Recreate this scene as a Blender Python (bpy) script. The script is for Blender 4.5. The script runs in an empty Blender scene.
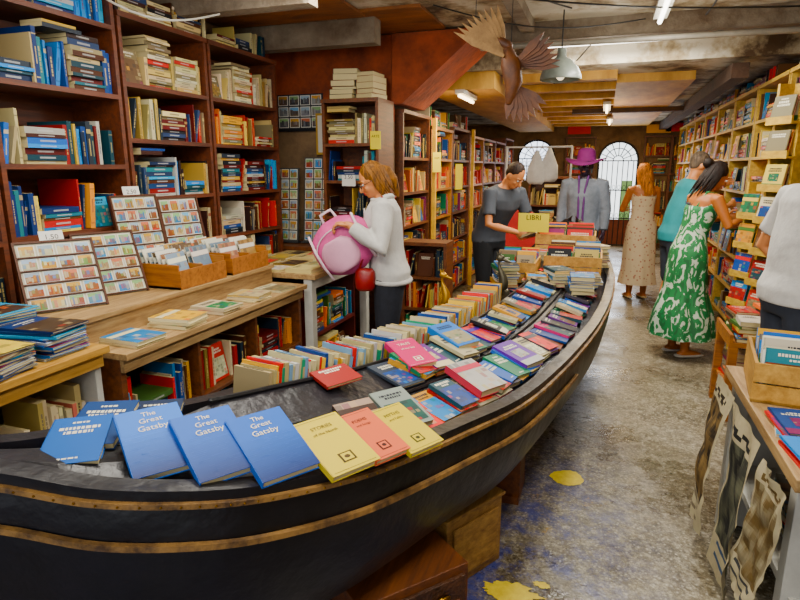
import bpy, math, random
from mathutils import Vector, Matrix, noise
random.seed(7)
V=Vector
R_=random.random
def U(a,b): return random.uniform(a,b)
def lin(h):
    if isinstance(h,(tuple,list)): return tuple(h[:3])
    h=h.lstrip('#'); o=[]
    for i in (0,2,4):
        c=int(h[i:i+2],16)/255
        o.append(c/12.92 if c<=.04045 else ((c+.055)/1.055)**2.4)
    l=.3*o[0]+.6*o[1]+.1*o[2]
    return tuple(max(0.002,min(1,(l+(c-l)*1.32)*.88)) for c in o)
def jit(c,a=.12):
    c=lin(c); k=1+U(-a,a); return tuple(max(0,min(1,x*k*(1+U(-a,a)*.4))) for x in c)
def fr(o,x,y,z):
    return Matrix(((x[0],y[0],z[0],o[0]),(x[1],y[1],z[1],o[1]),(x[2],y[2],z[2],o[2]),(0,0,0,1)))
Z=V((0,0,1))
# ---------------------------------------------------------------- materials
MATS={}
def _base(name):
    m=bpy.data.materials.new(name); m.use_nodes=True
    nt=m.node_tree; b=nt.nodes['Principled BSDF']; return m,nt,b
def mat(name,col,rough=.6,metal=0,var=.15,scale=8,bump=0,bscale=40,spec=.5,stretch=(1,1,1),col2=None,coat=0,lo=.32,hi=.68,col3=None):
    if name in MATS: return MATS[name]
    m,nt,b=_base(name); c=lin(col)
    b.inputs['Roughness'].default_value=rough; b.inputs['Metallic'].default_value=metal
    b.inputs['Specular IOR Level'].default_value=spec
    if coat: b.inputs['Coat Weight'].default_value=coat; b.inputs['Coat Roughness'].default_value=.15
    tc=nt.nodes.new('ShaderNodeTexCoord'); mp=nt.nodes.new('ShaderNodeMapping')
    mp.inputs['Scale'].default_value=stretch
    nt.links.new(tc.outputs['Object'],mp.inputs['Vector'])
    n=nt.nodes.new('ShaderNodeTexNoise'); n.inputs['Scale'].default_value=scale; n.inputs['Detail'].default_value=7
    n.inputs['Roughness'].default_value=.68
    nt.links.new(mp.outputs[0],n.inputs['Vector'])
    r=nt.nodes.new('ShaderNodeValToRGB')
    c2=lin(col2) if col2 else tuple(x*(1-var*2) for x in c)
    c1=tuple(min(1,x*(1+var)) for x in c) if not col2 else c
    r.color_ramp.elements[0].position=lo; r.color_ramp.elements[1].position=hi
    r.color_ramp.elements[0].color=(*c2,1); r.color_ramp.elements[1].color=(*c1,1)
    if col3: x=r.color_ramp.elements.new((lo+hi)/2); x.color=(*lin(col3),1)
    nt.links.new(n.outputs['Fac'],r.inputs['Fac']); nt.links.new(r.outputs[0],b.inputs['Base Color'])
    if bump:
        n2=nt.nodes.new('ShaderNodeTexNoise'); n2.inputs['Scale'].default_value=bscale; n2.inputs['Detail'].default_value=4
        nt.links.new(mp.outputs[0],n2.inputs['Vector'])
        bp=nt.nodes.new('ShaderNodeBump'); bp.inputs['Strength'].default_value=bump; bp.inputs['Distance'].default_value=.02
        nt.links.new(n2.outputs['Fac'],bp.inputs['Height']); nt.links.new(bp.outputs[0],b.inputs['Normal'])
    MATS[name]=m; return m
def vcmat(name,rough=.5,spec=.4):
    if name in MATS: return MATS[name]
    m,nt,b=_base(name); b.inputs['Roughness'].default_value=rough; b.inputs['Specular IOR Level'].default_value=spec
    a=nt.nodes.new('ShaderNodeAttribute'); a.attribute_name='Col'
    nt.links.new(a.outputs['Color'],b.inputs['Base Color']); MATS[name]=m; return m
def emit(name,col,s):
    if name in MATS: return MATS[name]
    m,nt,b=_base(name); b.inputs['Base Color'].default_value=(*lin(col),1)
    b.inputs['Emission Color'].default_value=(*lin(col),1); b.inputs['Emission Strength'].default_value=s
    MATS[name]=m; return m
BOOK=vcmat('book_paper',.52,.25); MATTE=vcmat('painted_matte',.8,.2)
WOODL=mat('wood_light','#b07838',.5,stretch=(1,14,14),scale=2.5,col2='#744620',bump=.1)
WOODP=mat('wood_pale','#cca468',.55,stretch=(12,1,12),scale=2.5,col2='#9a7238')
WOODY=mat('wood_yellow_paint','#d4b468',.6,stretch=(12,1,12),scale=2.5,col2='#a08040')
WOODM=mat('wood_mid','#7a4a28',.5,stretch=(12,1,12),scale=3,col2='#452612',bump=.1)
WOODD=mat('wood_shelf','#6c3a20',.5,stretch=(12,1,12),scale=3,col2='#3e2014')
WOODW=mat('wood_worn','#bca078',.6,stretch=(12,1.2,12),scale=3,col2='#785c3e',bump=.15)
WHITEP=mat('white_paint','#c8c6bc',.6,var=.08)
BLACKP=mat('black_lacquer','#121016',.38,scale=4,spec=.5,col2='#050508',bump=.5,bscale=9)
# ---------------------------------------------------------------- geometry
class Geo:
    def __init__(s): s.v=[];s.f=[];s.c=[];s.m=[]
    def poly(s,pts,col=(.5,.5,.5),m=0):
        b=len(s.v); s.v+= [tuple(p) for p in pts]; s.f.append(tuple(range(b,b+len(pts)))); s.c.append(lin(col)); s.m.append(m)
    def box(s,lo,hi,col=(.5,.5,.5),M=None,m=0,top=None,bot=None,yp=None,xp=None,xm=None,ym=None):
        b=len(s.v); x0,y0,z0=lo;x1,y1,z1=hi
        P=[(x0,y0,z0),(x1,y0,z0),(x1,y1,z0),(x0,y1,z0),(x0,y0,z1),(x1,y0,z1),(x1,y1,z1),(x0,y1,z1)]
        if M is not None: P=[tuple(M@V(p)) for p in P]
        s.v+=P
        c=lin(col)
        for f,cc in (((0,3,2,1),bot),((4,5,6,7),top),((0,1,5,4),ym),((2,3,7,6),yp),((1,2,6,5),xp),((3,0,4,7),xm)):
            s.f.append(tuple(b+i for i in f)); s.c.append(lin(cc) if cc is not None else c); s.m.append(m)
    def rect(s,M,x0,y0,x1,y1,z,col,m=0):
        s.poly([M@V((x0,y0,z)),M@V((x1,y0,z)),M@V((x1,y1,z)),M@V((x0,y1,z))],col,m)
    def loft(s,rings,col=(.5,.5,.5),m=0,cap=True,closed=True):
        b=len(s.v); n=len(rings[0]); c=lin(col)
        for r in rings: s.v+=[tuple(p) for p in r]
        for i in range(len(rings)-1):
            for j in range(n if closed else n-1):
                k=(j+1)%n
                s.f.append((b+i*n+j,b+i*n+k,b+(i+1)*n+k,b+(i+1)*n+j)); s.c.append(c); s.m.append(m)
        if cap and closed:
            s.f.append(tuple(b+j for j in reversed(range(n)))); s.c.append(c); s.m.append(m)
            e=b+(len(rings)-1)*n
            s.f.append(tuple(e+j for j in range(n))); s.c.append(c); s.m.append(m)
    def tube(s,pts,rad,col=(.5,.5,.5),n=10,m=0,M=None,flat=1.0,round_=True,hint=None):
        pts=[V(p) for p in pts]
        if M is not None: pts=[M@p for p in pts]
        if not isinstance(rad,(list,tuple)): rad=[rad]*len(pts)
        rad=list(rad); T=[]
        for i in range(len(pts)):
            a=pts[max(0,i-1)]; c=pts[min(len(pts)-1,i+1)]; T.append((c-a).normalized())
        h=V(hint) if hint else (Z if abs(T[0].z)<.9 else V((0,1,0)))
        nx=T[0].cross(h).normalized(); rings=[]
        def ring(p,t,nx,r):
            ny=t.cross(nx).normalized()
            return [p+nx*math.cos(2*math.pi*k/n)*r+ny*math.sin(2*math.pi*k/n)*r*flat for k in range(n)]
        for i,p in enumerate(pts):
            t=T[i]; nx=(nx-t*nx.dot(t)).normalized()
            if i==0 and round_:
                rings.append(ring(p-t*rad[0]*.95,t,nx,rad[0]*.3)); rings.append(ring(p-t*rad[0]*.6,t,nx,rad[0]*.8))
            rings.append(ring(p,t,nx,rad[i]))
            if i==len(pts)-1 and round_:
                rings.append(ring(p+t*rad[i]*.6,t,nx,rad[i]*.8)); rings.append(ring(p+t*rad[i]*.95,t,nx,rad[i]*.3))
        s.loft(rings,col,m)
    def ell(s,c,r,col=(.5,.5,.5),M=None,m=0,n=16,k=10):
        rings=[]
        for i in range(1,k):
            a=math.pi*i/k; z=-math.cos(a); q=math.sin(a)
            rg=[V((c[0]+r[0]*q*math.cos(2*math.pi*j/n),c[1]+r[1]*q*math.sin(2*math.pi*j/n),c[2]+r[2]*z)) for j in range(n)]
            if M is not None: rg=[M@p for p in rg]
            rings.append(rg)
        s.loft(rings,col,m)
    def text(s,txt,size,M,col,m=0,align='CENTER'):
        cu=bpy.data.curves.new('t','FONT'); cu.body=txt; cu.size=size; cu.align_x=align; cu.resolution_u=2
        ob=bpy.data.objects.new('t',cu); bpy.context.collection.objects.link(ob)
        bpy.context.view_layer.update()
        me=ob.to_mesh()
        b=len(s.v); s.v+=[tuple(M@v.co) for v in me.vertices]
        for p in me.polygons:
            s.f.append(tuple(b+i for i in p.vertices)); s.c.append(lin(col)); s.m.append(m)
        ob.to_mesh_clear(); bpy.data.objects.remove(ob); bpy.data.curves.remove(cu)
    def done(s,name,mats,parent=None,smooth=False,mods=None):
        if not isinstance(mats,(list,tuple)): mats=[mats]
        if parent is None:
            xs=[p[0] for p in s.v];ys=[p[1] for p in s.v];zs=[p[2] for p in s.v]
            o=V(((min(xs)+max(xs))/2,(min(ys)+max(ys))/2,min(zs)))
        else: o=parent.location.copy()
        me=bpy.data.meshes.new(name)
        me.from_pydata([(p[0]-o.x,p[1]-o.y,p[2]-o.z) for p in s.v],[],s.f)
        for q in mats: me.materials.append(q)
        me.polygons.foreach_set('material_index',s.m)
        if smooth: me.polygons.foreach_set('use_smooth',[True]*len(me.polygons))
        at=me.color_attributes.new('Col','FLOAT_COLOR','CORNER'); buf=[]
        for f,c in zip(s.f,s.c): buf+= [c[0],c[1],c[2],1.0]*len(f)
        at.data.foreach_set('color',buf); me.update()
        ob=bpy.data.objects.new(name,me); bpy.context.collection.objects.link(ob)
        if parent is None: ob.location=o
        else: ob.parent=parent
        if mods:
            for k in mods:
                if k[0]=='remesh':
                    md=ob.modifiers.new('r','REMESH'); md.mode='VOXEL'; md.voxel_size=k[1]; md.use_smooth_shade=True
                if k[0]=='smooth':
                    md=ob.modifiers.new('s','SMOOTH'); md.factor=.5; md.iterations=k[1]
                if k[0]=='bevel':
                    md=ob.modifiers.new('b','BEVEL'); md.width=k[1]; md.segments=2
        return ob
def empty(name,loc):
    e=bpy.data.objects.new(name,None); e.location=loc; e.empty_display_size=.1; bpy.context.collection.objects.link(e); return e

PAGE='#d2c49c'
MIX=['#8c1d1d','#1c3f7a','#d8cda8','#d7a52a','#2c6b4a','#1a1a1e','#d2ccb8','#b8452a','#3a76b0','#7a2f57','#a89a7c','#e07b2a','#23404a','#7a6a56','#d0b868','#5b3a22','#c23a3a','#2a7fa8','#3a2a20','#4a6a3a']
CREAM=['#d6c9a0','#dcd0ae','#c9b786','#e0d8be','#bca670','#d2c6a4','#988860','#766c54','#b8402a','#caba8a','#5a4a3a','#8a7448']
BLUE=['#15407e','#1b5fa8','#0f2d5e','#2b7fc2','#18365c','#3b9ac0','#b6b6b0','#0d2340','#1a6a76']
DARK=['#16181d','#2a1a18','#3a1f1a','#1d2c38','#0f3a44','#5a1a1a','#b99a5a','#26303a','#8c1d1d','#b4a480','#2a3a5a','#4a2a1a']
WARM=['#d7a52a','#e0952a','#b9662a','#b8452a','#d0c090','#8c1d1d','#dcc478','#e0b030','#5a3a22','#a8321e']
WHT=['#e0dcce','#d4d0c4','#ccc3ac','#e0ded6','#b6bcc4','#c9342b','#2b4a7f','#ccc4b0','#807a6e']

def row(G,p0,u,n,length,maxh,pal,depth=.17,dens=.96,stack=.09,scale=1.0):
    p0=V(p0);u=V(u);n=V(n); x=.01; sub=random.sample(pal,max(3,len(pal)//2))
    while x<length-.02:
        r=R_()
        if R_()<.12: sub=random.sample(pal,max(3,len(pal)//2))
        if r>dens: x+=U(.02,.07); continue
        c=jit(random.choice(sub if R_()<.7 else pal),.2)
        if r<stack and x<length-.26:
            w=U(.18,.24); z=0; hh=U(.05,maxh*.85)
            while z<hh:
                t=U(.010,.03)*scale; cc=jit(random.choice(pal),.2); o=U(-.015,.015); d=U(0,.025)
                M=fr(p0+u*(x+o+.01)+Z*z-n*d,u,-n,Z)
                G.box((0,0,0),(w,depth,t),cc,M,xp=PAGE,xm=PAGE)
                lc=tuple(q*.4+(.5 if sum(cc)<1 else .02)*.6 for q in cc)
                G.rect(fr(M@V((0,-.0008,0)),u,Z,n),w*.3,t*.35,w*.7,t*.65,0,lc)
                z+=t+.001
            x+=w+.02; continue
        t=min(U(.009,.029)*scale,length-x-.005); h=min(maxh-.012,U(.15,.245)*scale); d=U(0,.03)
        if t<.004: break
        if r<stack+.035 and x<length-.2:
            w=min(h*.68,.17); M=fr(p0+u*(x+w/2)-n*.03+Z*.001,u,(Z*math.cos(.2)-n*math.sin(.2)).normalized(),(n*math.cos(.2)+Z*math.sin(.2)).normalized())
            flat(G,M@Matrix.Translation((0,h/2,0)),w,h,.015,c,random.choice(pal)); x+=w+.01; continue
        M=fr(p0+u*x-n*d,u,-n,Z)
        if R_()<.12 and x<length-.1:
            a=U(.08,.28); M=fr(p0+u*(x)-n*d,u,-n,Z)@Matrix.Translation((0,0,t*math.sin(a)*.9))@Matrix.Rotation(a,4,'Y'); x+=h*math.sin(a)*.7
        G.box((0,0,0),(t-.001,depth-d,h),c,M,top=PAGE)
        lum=sum(c)/3; tgt=lin('#e0cc90') if lum<.22 else lin(random.choice(['#222222','#7a1a1a','#1a2a5a'])); q_=U(.35,.8); lc=tuple(a*(1-q_)+b_*q_ for a,b_ in zip(c,tgt))
        k=R_(); S=fr(M@V((0,-.0009,0)),u,(M.to_3x3()@Z),n)
        if t>.011:
            if k<.6:
                y=h*.25
                while y<h*U(.6,.85): yy=y+U(.006,.025); G.rect(S,t*.36,y,t*.64,min(yy,h*.9),0,lc); y=yy+.004
            elif k<.75:
                G.rect(S,t*.02,h*.72,t*.96,h*.82,0,lc); G.rect(S,t*.38,h*.2,t*.62,h*.6,0,lc)
            elif k<.9:
                G.rect(S,t*.02,h*.1,t*.96,h*.12,0,lc);G.rect(S,t*.02,h*.86,t*.96,h*.88,0,lc);G.rect(S,t*.38,h*.35,t*.62,h*.65,0,lc)
        x+=t
def flat(G,M,w,l,t,cover,acc,style=None):
    c=lin(cover);a=lin(acc)
    G.box((-w/2,-l/2,0),(w/2,l/2,.0015),c,M)
    G.box((-w/2+.002,-l/2+.003,.0015),(w/2-.003,l/2-.003,t-.0015),PAGE,M,xm=c)
    G.box((-w/2,-l/2,t-.0015),(w/2,l/2,t),c,M)
    G.box((-w/2-.001,-l/2,0),(-w/2+.002,l/2,t),c,M)
    s=style if style is not None else random.choice([0,1,1,2,3,4,5,5]); z=t+.0008
    dk=(.02,.02,.03) if sum(c)/3>.22 else (.7,.66,.5)
    def lines(y,hh,wd,k=1,col=dk):
        for i in range(k):
            ww=wd*U(.6,1); yy=y-i*hh*1.5; x=-ww/2
            while x<ww/2-.004:
                q=U(.004,.012); G.rect(M,x,yy,min(x+q,ww/2),yy+hh,z,col); x+=q+.003
    def pic(x0,y0,x1,y1):
        nx,ny=5,6; dx=(x1-x0)/nx; dy=(y1-y0)/ny; b=jit(a,.3)
        G.rect(M,x0,y0,x1,y1,z,b)
        for i in range(nx):
            for j in range(ny):
                if R_()<.6:
                    q=jit(random.choice([acc,random.choice(MIX),'#3a3a3a','#a89876']),.3); q=tuple(.5*m_+.5*n_ for m_,n_ in zip(q,b))
                    G.rect(M,x0+i*dx,y0+j*dy,x0+i*dx+dx*U(.6,1),y0+j*dy+dy*U(.6,1),z+.0005,q)
    if s==0: lines(l*.3,.009,w*.7,2)
    elif s==1: pic(-w*.42,-l*.42,w*.42,l*.12); lines(l*.32,.010,w*.75,2)
    elif s==2:
        pic(-w*.5,-l*.5,w*.5,l*.5); G.rect(M,-w*.5,l*.18,w*.5,l*.34,z+.001,cover); lines(l*.22,.010,w*.7,1)
    elif s==3: G.rect(M,-w*.5,-l*.5,w*.5,-l*.3,z,a); lines(l*.28,.010,w*.7,2); pic(-w*.25,-l*.2,w*.25,l*.12)
    elif s==4: lines(l*.34,.008,w*.5,1); lines(l*.2,.013,w*.8,2); lines(-l*.42,.006,w*.4,1)
    elif s==5: pic(-w*.5,-l*.5,w*.5,l*.22); lines(l*.36,.011,w*.8,1); lines(l*.28,.007,w*.5,1)
def cards(G,M,nc,nr,cw,ch,gap,back='#c9c4b0',pal=None):
    W=nc*(cw+gap)+gap;H=nr*(ch+gap)+gap
    G.box((-W/2,0,-.012),(W/2,H,0),back,M)
    pal=pal or ['#b9924a','#9a5a3a','#4a80b0','#c8b990','#7a5a3a','#a8442a','#3d6a8f','#78905a','#d0caa8','#90605a']
    for i in range(nc):
        for j in range(nr):
            x=-W/2+gap+i*(cw+gap); y=gap+j*(ch+gap)
            G.rect(M,x,y,x+cw,y+ch,.003,'#e8e6dc')
            sky=jit(random.choice(['#7aa8c8','#c8a060','#a0b0bc','#90b080','#c07860']),.15); b=jit(random.choice(pal),.2)
            G.rect(M,x+cw*.07,y+ch*.07,x+cw*.93,y+ch*.93,.0045,b)
            G.rect(M,x+cw*.07,y+ch*.6,x+cw*.93,y+ch*.93,.005,sky)
            xx=x+cw*.1
            while xx<x+cw*.88:
                ww=cw*U(.08,.2); q=jit(random.choice(pal),.3); q=tuple(.6*m_+.4*n_ for m_,n_ in zip(q,b))
                G.rect(M,xx,y+ch*U(.1,.35),min(xx+ww,x+cw*.93),y+ch*U(.5,.8),.006,q); xx+=ww*1.1
def bookcase(name,p0,u,n,width,depth,top,boards,pals,wood=WOODD,base=0.0,kw=None,th=.025,back=True,bd=.2):
    u=V(u);n=V(n);p0=V(p0); e=empty(name,p0+u*width/2-n*depth/2)
    M=fr(p0,u,-n,Z); F=Geo();B=Geo()
    F.box((0,0,base),(th,depth,top),M=M);F.box((width-th,0,base),(width,depth,top),M=M)
    if back: F.box((th,depth-.012,base),(width-th,depth,top),M=M)
    for z in boards: F.box((th,0,z-th),(width-th,depth-.012,z),M=M)
    F.box((-.003,-.01,top),(width+.003,depth,top+.03),M=M)
    for i,z in enumerate(boards):
        nz=boards[i+1]-th if i+1<len(boards) else top
        if nz-z<.08: continue
        k=dict(depth=min(depth-.03,bd)); 
        if kw: k.update(kw)
        row(B,p0+u*th+Z*z-n*.012,u,n,width-2*th,nz-z,pals[i%len(pals)],**k)
        if nz-z>.3 and R_()<.7:
            x=U(0,width*.5); zz=.25*(k.get('scale',1))+.0
            for q in range(random.randint(1,3)):
                t=U(.012,.025)
                if zz+t<nz-z-.01:
                    B.box((x,.01,z+zz),(x+U(.18,.24),.15,z+zz+t),jit(random.choice(pals[i%len(pals)])),M@Matrix.Translation((th,0,0)),xp=PAGE,xm=PAGE); zz+=t+.001
    F.done('frame',wood,e); B.done('books',BOOK,e); return e

# ================================================================= room
g=Geo(); g.box((-3.1,-1.5,-.1),(2.1,14.2,0))
m,nt,b=_base('terrazzo_floor'); MATS['floor']=m
tc=nt.nodes.new('ShaderNodeTexCoord')
def nz(sc,det=6,ro=.6,typ='ShaderNodeTexNoise'):
    n=nt.nodes.new(typ); n.inputs['Scale'].default_value=sc
    if typ=='ShaderNodeTexNoise': n.inputs['Detail'].default_value=det; n.inputs['Roughness'].default_value=ro
    nt.links.new(tc.outputs['Object'],n.inputs['Vector']); return n
def ramp(src,els):
    r=nt.nodes.new('ShaderNodeValToRGB'); 
    while len(r.color_ramp.elements)<len(els): r.color_ramp.elements.new(.5)
    for e,(p,c) in zip(r.color_ramp.elements,els): e.position=p; e.color=(*lin(c),1)
    nt.links.new(src,r.inputs['Fac']); return r
def mixc(f,a,bb,typ='MIX'):
    x=nt.nodes.new('ShaderNodeMix'); x.data_type='RGBA'; x.blend_type=typ
    if isinstance(f,float): x.inputs[0].default_value=f
    else: nt.links.new(f,x.inputs[0])
    nt.links.new(a,x.inputs[6]); nt.links.new(bb,x.inputs[7]); return x.outputs[2]
big=ramp(nz(2.0,6,.75).outputs['Fac'],[(.38,'#3c3222'),(.5,'#7a6e56'),(.62,'#989080')])
med=ramp(nz(26,9,.9).outputs['Fac'],[(.41,'#221c14'),(.5,'#7c7462'),(.60,'#d0cab8')])
c1=mixc(.55,big.outputs[0],med.outputs[0])
vo=nz(48,typ='ShaderNodeTexVoronoi'); sp=ramp(vo.outputs['Distance'],[(.15,'#ffffff'),(.32,'#000000')])
white=nt.nodes.new('ShaderNodeRGB'); white.outputs[0].default_value=(*lin('#dcd6c6'),1)
def mul(a,k):
    x=nt.nodes.new('ShaderNodeMath'); x.operation='MULTIPLY'; nt.links.new(a,x.inputs[0])
    if isinstance(k,float): x.inputs[1].default_value=k
    else: nt.links.new(k,x.inputs[1])
    return x.outputs[0]
c2=mixc(mul(sp.outputs[0],.5),c1,white.outputs[0])
vo2=nz(37,typ='ShaderNodeTexVoronoi'); sp2=ramp(vo2.outputs['Distance'],[(.12,'#ffffff'),(.28,'#000000')])
dkc=nt.nodes.new('ShaderNodeRGB'); dkc.outputs[0].default_value=(*lin('#241a10'),1)
c2=mixc(mul(sp2.outputs[0],.6),c2,dkc.outputs[0])
# large worn / damp stains
wet=ramp(nz(1.1,7,.72).outputs['Fac'],[(.40,'#ffffff'),(.54,'#000000')])
c2=mixc(mul(wet.outputs[0],.55),c2,dkc.outputs[0])
bl=nt.nodes.new('ShaderNodeRGB'); bl.outputs[0].default_value=(*lin('#26357c'),1)
bm=ramp(nz(4.5,9,.85).outputs['Fac'],[(.45,'#000000'),(.58,'#ffffff')])
sx=nt.nodes.new('ShaderNodeSeparateXYZ'); nt.links.new(tc.outputs['Object'],sx.inputs[0])
mr=nt.nodes.new('ShaderNodeMapRange'); mr.inputs['From Min'].default_value=-2.8; mr.inputs['From Max'].default_value=-3.8; nt.links.new(sx.outputs[1],mr.inputs[0])
mx=nt.nodes.new('ShaderNodeMapRange'); mx.inputs['From Min'].default_value=.95; mx.inputs['From Max'].default_value=.40; nt.links.new(sx.outputs[0],mx.inputs[0])
c3=mixc(mul(mul(mul(mr.outputs[0],mx.outputs[0]),bm.outputs[0]),.9),c2,bl.outputs[0])
ye=nt.nodes.new('ShaderNodeRGB'); ye.outputs[0].default_value=(*lin('#c8a01e'),1)
ym_=ramp(nz(7,8,.85).outputs['Fac'],[(.60,'#000000'),(.66,'#ffffff')])
c3=mixc(mul(mul(mul(mr.outputs[0],mx.outputs[0]),ym_.outputs[0]),.8),c3,ye.outputs[0])
nt.links.new(c3,b.inputs['Base Color'])
rr=ramp(nz(1.1,7,.72).outputs['Fac'],[(.40,'#787878'),(.6,'#d0d0d0')]); nt.links.new(rr.outputs[0],b.inputs['Roughness'])
bp=nt.nodes.new('ShaderNodeBump'); bp.inputs['Strength'].default_value=.4; bp.inputs['Distance'].default_value=.01
nt.links.new(nz(30).outputs['Fac'],bp.inputs['Height']); nt.links.new(bp.outputs[0],b.inputs['Normal'])
g.done('floor',m)
PLAST=mat('old_plaster','#8c745a',.85,scale=2.5,col2='#4f3e2e',bump=.4,bscale=14)
BRICKR=mat('red_plaster','#a8583e',.85,scale=4,col2='#643224',bump=.5,bscale=14)
CEIL=mat('ceiling_aged','#ccc5b4',.9,scale=1.9,col2='#483624',col3='#9a8c74',lo=.40,hi=.58,bump=.6,bscale=9)
CEILB=mat('ceiling_plywood','#a06834',.7,scale=1.5,col2='#54321a',stretch=(1,3,1),bump=.2)
CEILY=mat('ceiling_yellow','#d0a868',.7,scale=1.5,col2='#9c7440',stretch=(3,1,1))
for nm,lo,hi,mt in (('wall_left',(-3.1,-1.5,0),(-3.0,14,2.9),PLAST),('wall_right',(1.75,-1.5,0),(1.85,14,2.9),PLAST)):
    g=Geo(); g.box(lo,hi); g.done(nm,mt)
for lo,hi in (((-3.0,13,0),(-1.8,13.15,2.9)),((-1.8,13,0),(-1.0,13.15,1.35)),((-1.0,13,0),(-.15,13.15,2.9)),((.65,13,0),(1.75,13.15,2.9))):
    g=Geo(); g.box(lo,hi); g.done('wall_back',PLAST)
IRON=mat('iron','#1e1814',.6)
def arch(name,x0,x1,z0,zs,col,em,trim):
    cx=(x0+x1)/2; r=(x1-x0)/2; n=20
    g=Geo(); A=[(cx-r*math.cos(math.pi*i/n),zs+r*math.sin(math.pi*i/n)) for i in range(n+1)]
    for (a,za),(b2,zb2) in zip(A,A[1:]):
        for y in (13.0,13.15): g.poly([(a,y,za),(b2,y,zb2),(b2,y,2.9),(a,y,2.9)])
        g.poly([(a,13.0,za),(b2,13.0,zb2),(b2,13.15,zb2),(a,13.15,za)])
    g.done(trim,PLAST)
    g=Geo(); g.poly([(x0,13.12,z0),(x1,13.12,z0)]+[(a,13.12,za) for a,za in reversed(A)],m=0)
    g.tube([(x0+.02,13.05,z0),(x0+.02,13.05,zs)]+[(cx+(a-cx)*.95,13.05,zs+(za-zs)*.95) for a,za in A]+[(x1-.02,13.05,zs),(x1-.02,13.05,z0)],.022,n=6,m=1)
    for i in range(1,8):
        x=x0+(x1-x0)*i/8; g.tube([(x,13.05,z0),(x,13.05,zs)],.009,n=6,m=1)
    for z in (z0+.02,z0+(zs-z0)*.33,z0+(zs-z0)*.66,zs): g.tube([(x0,13.05,z),(x1,13.05,z)],.013,n=6,m=1)
    for i in range(1,8):
        a=math.pi*i/8; g.tube([(cx+.1*math.cos(a),13.05,zs+.1*math.sin(a)),(cx+r*.95*math.cos(a),13.05,zs+r*.95*math.sin(a))],.009,n=6,m=1)
    for q in (.1,.25): g.tube([(cx+q*math.cos(math.pi*i/12),13.05,zs+q*math.sin(math.pi*i/12)) for i in range(13)],.009,n=6,m=1)
    for i in range(8):   # scrolls between the bars
        x=x0+(x1-x0)*(i+.5)/8
        for zz in (z0+(zs-z0)*.33,z0+(zs-z0)*.66): g.tube([(x+.03*math.cos(2*math.pi*k/8),13.05,zz+.06+.045*math.sin(2*math.pi*k/8)) for k in range(9)],.005,n=5,m=1)
    if z0<.5:
        g.box((x0+.05,13.10,.0),(x1-.05,13.115,.55),m=2); g.box((x0+.5,13.10,.55),(x1-.1,13.115,1.35),m=3)
    g.done(name,[emit(name+'_glass',col,em),IRON,mat('door_panel','#7a4030',.6),emit('street_green','#7fa070',.9)])
arch('window_1',-1.8,-1.0,1.35,1.80,'#eaf2ff',4.0,'trim_6')
arch('door_1',-.15,.65,0.0,1.75,'#e4ecf0',3.8,'trim_7')
g=Geo(); g.box((-3.1,-1.5,2.72),(1.85,5.75,2.85)); g.box((-3.1,5.75,2.5),(1.85,14.2,2.85)); g.done('ceiling',CEIL)
g=Geo()
for (x0,y0,x1,y1,z) in ((-2.95,1.5,-1.9,2.9,2.70),(-2.95,2.95,-1.75,4.3,2.69),(-2.0,4.2,-1.3,4.9,2.70)):
    g.box((x0,y0,z),(x1,y1,z+.02))
g.done('trim_1',CEILB)
g=Geo(); g.box((.05,6.4,2.42),(.75,12.9,2.5)); g.done('trim_2',CEILY)
g=Geo()
g.box((-1.75,5.8,2.34),(-1.05,12.9,2.5))
for i in range(9): g.box((-1.02,6.1+i*.8,2.42),(.05,6.22+i*.8,2.5))
g.done('trim_3',CEILY)
g=Geo(); g.box((-1.0,5.0,2.58),(1.75,5.12,2.72)); g.box((-3,3.3,2.54),(-1.7,3.42,2.7)); g.box((-2.99,4.35,2.52),(-1.7,4.48,2.7)); g.box((-.7,-1.0,2.64),(-.6,5.0,2.72)); g.done('trim_4',mat('beam_grey','#948a7a',.85,scale=3,col2='#544434',bump=.5))
g=Geo(); g.box((.95,5.8,2.34),(1.08,12.9,2.46)); g.box((-.5,9.0,2.36),(1.2,9.12,2.42)); g.done('trim_5',mat('beam_dark','#4a3220',.8,scale=3,col2='#281a10',bump=.4))
g=Geo(); g.tube([(-1.0,4.93,2.54),(1.7,4.93,2.52)],.022,n=8); g.tube([(1.5,3.0,2.66),(1.5,5.7,2.66)],.02,n=8); g.done('water_pipe',mat('pipe_grey','#8a8478',.5),smooth=True)
g=Geo(); g.box((-2.99,4.95,0),(-1.78,5.02,2.0)); g.done('wall_partition',PLAST)
g=Geo(); g.box((-2.99,4.95,2.0),(-1.78,5.02,2.70)); g.box((-2.99,4.50,2.0),(-2.97,4.95,2.70)); g.done('wall_partition_top',BRICKR)
g=Geo(); A=[(-1.77,2.70),(-1.02,2.70),(-1.12,2.60),(-1.68,2.14),(-1.77,2.14)]
g.poly([(x,4.93,z) for x,z in A]); g.poly([(x,5.6,z) for x,z in reversed(A)])
for (a,b2) in zip(A,A[1:]+A[:1]): g.poly([(a[0],4.93,a[1]),(b2[0],4.93,b2[1]),(b2[0],5.6,b2[1]),(a[0],5.6,a[1])])
g.done('staircase_underside',BRICKR)
def spot(name,c,r,el=1.0,seed=0,am=.12):
    g=Geo(); P=[]
    for i in range(60):
        a=i/60*2*math.pi; rr=r*(1+am*1.6*noise.noise(V((math.cos(a)*1.3+seed,math.sin(a)*1.3,seed)))+am*noise.noise(V((math.cos(a)*5+seed,math.sin(a)*5,seed))))
        P.append((c[0]+rr*math.cos(a),c[1]+rr*el*math.sin(a),.003))
    g.poly(P); return g.done(name,mat('floor_paint_yellow','#f0dc0a',.5,col2='#d4ba08',scale=30))
spot('yellow_paint_spot',(-.07,2.92),.085,.9,1)
spot('yellow_paint_spot.001',(-.24,1.97),.10,.45,5,.5)
spot('yellow_paint_spot.002',(-.12,2.05),.03,.6,8,.4)

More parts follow.
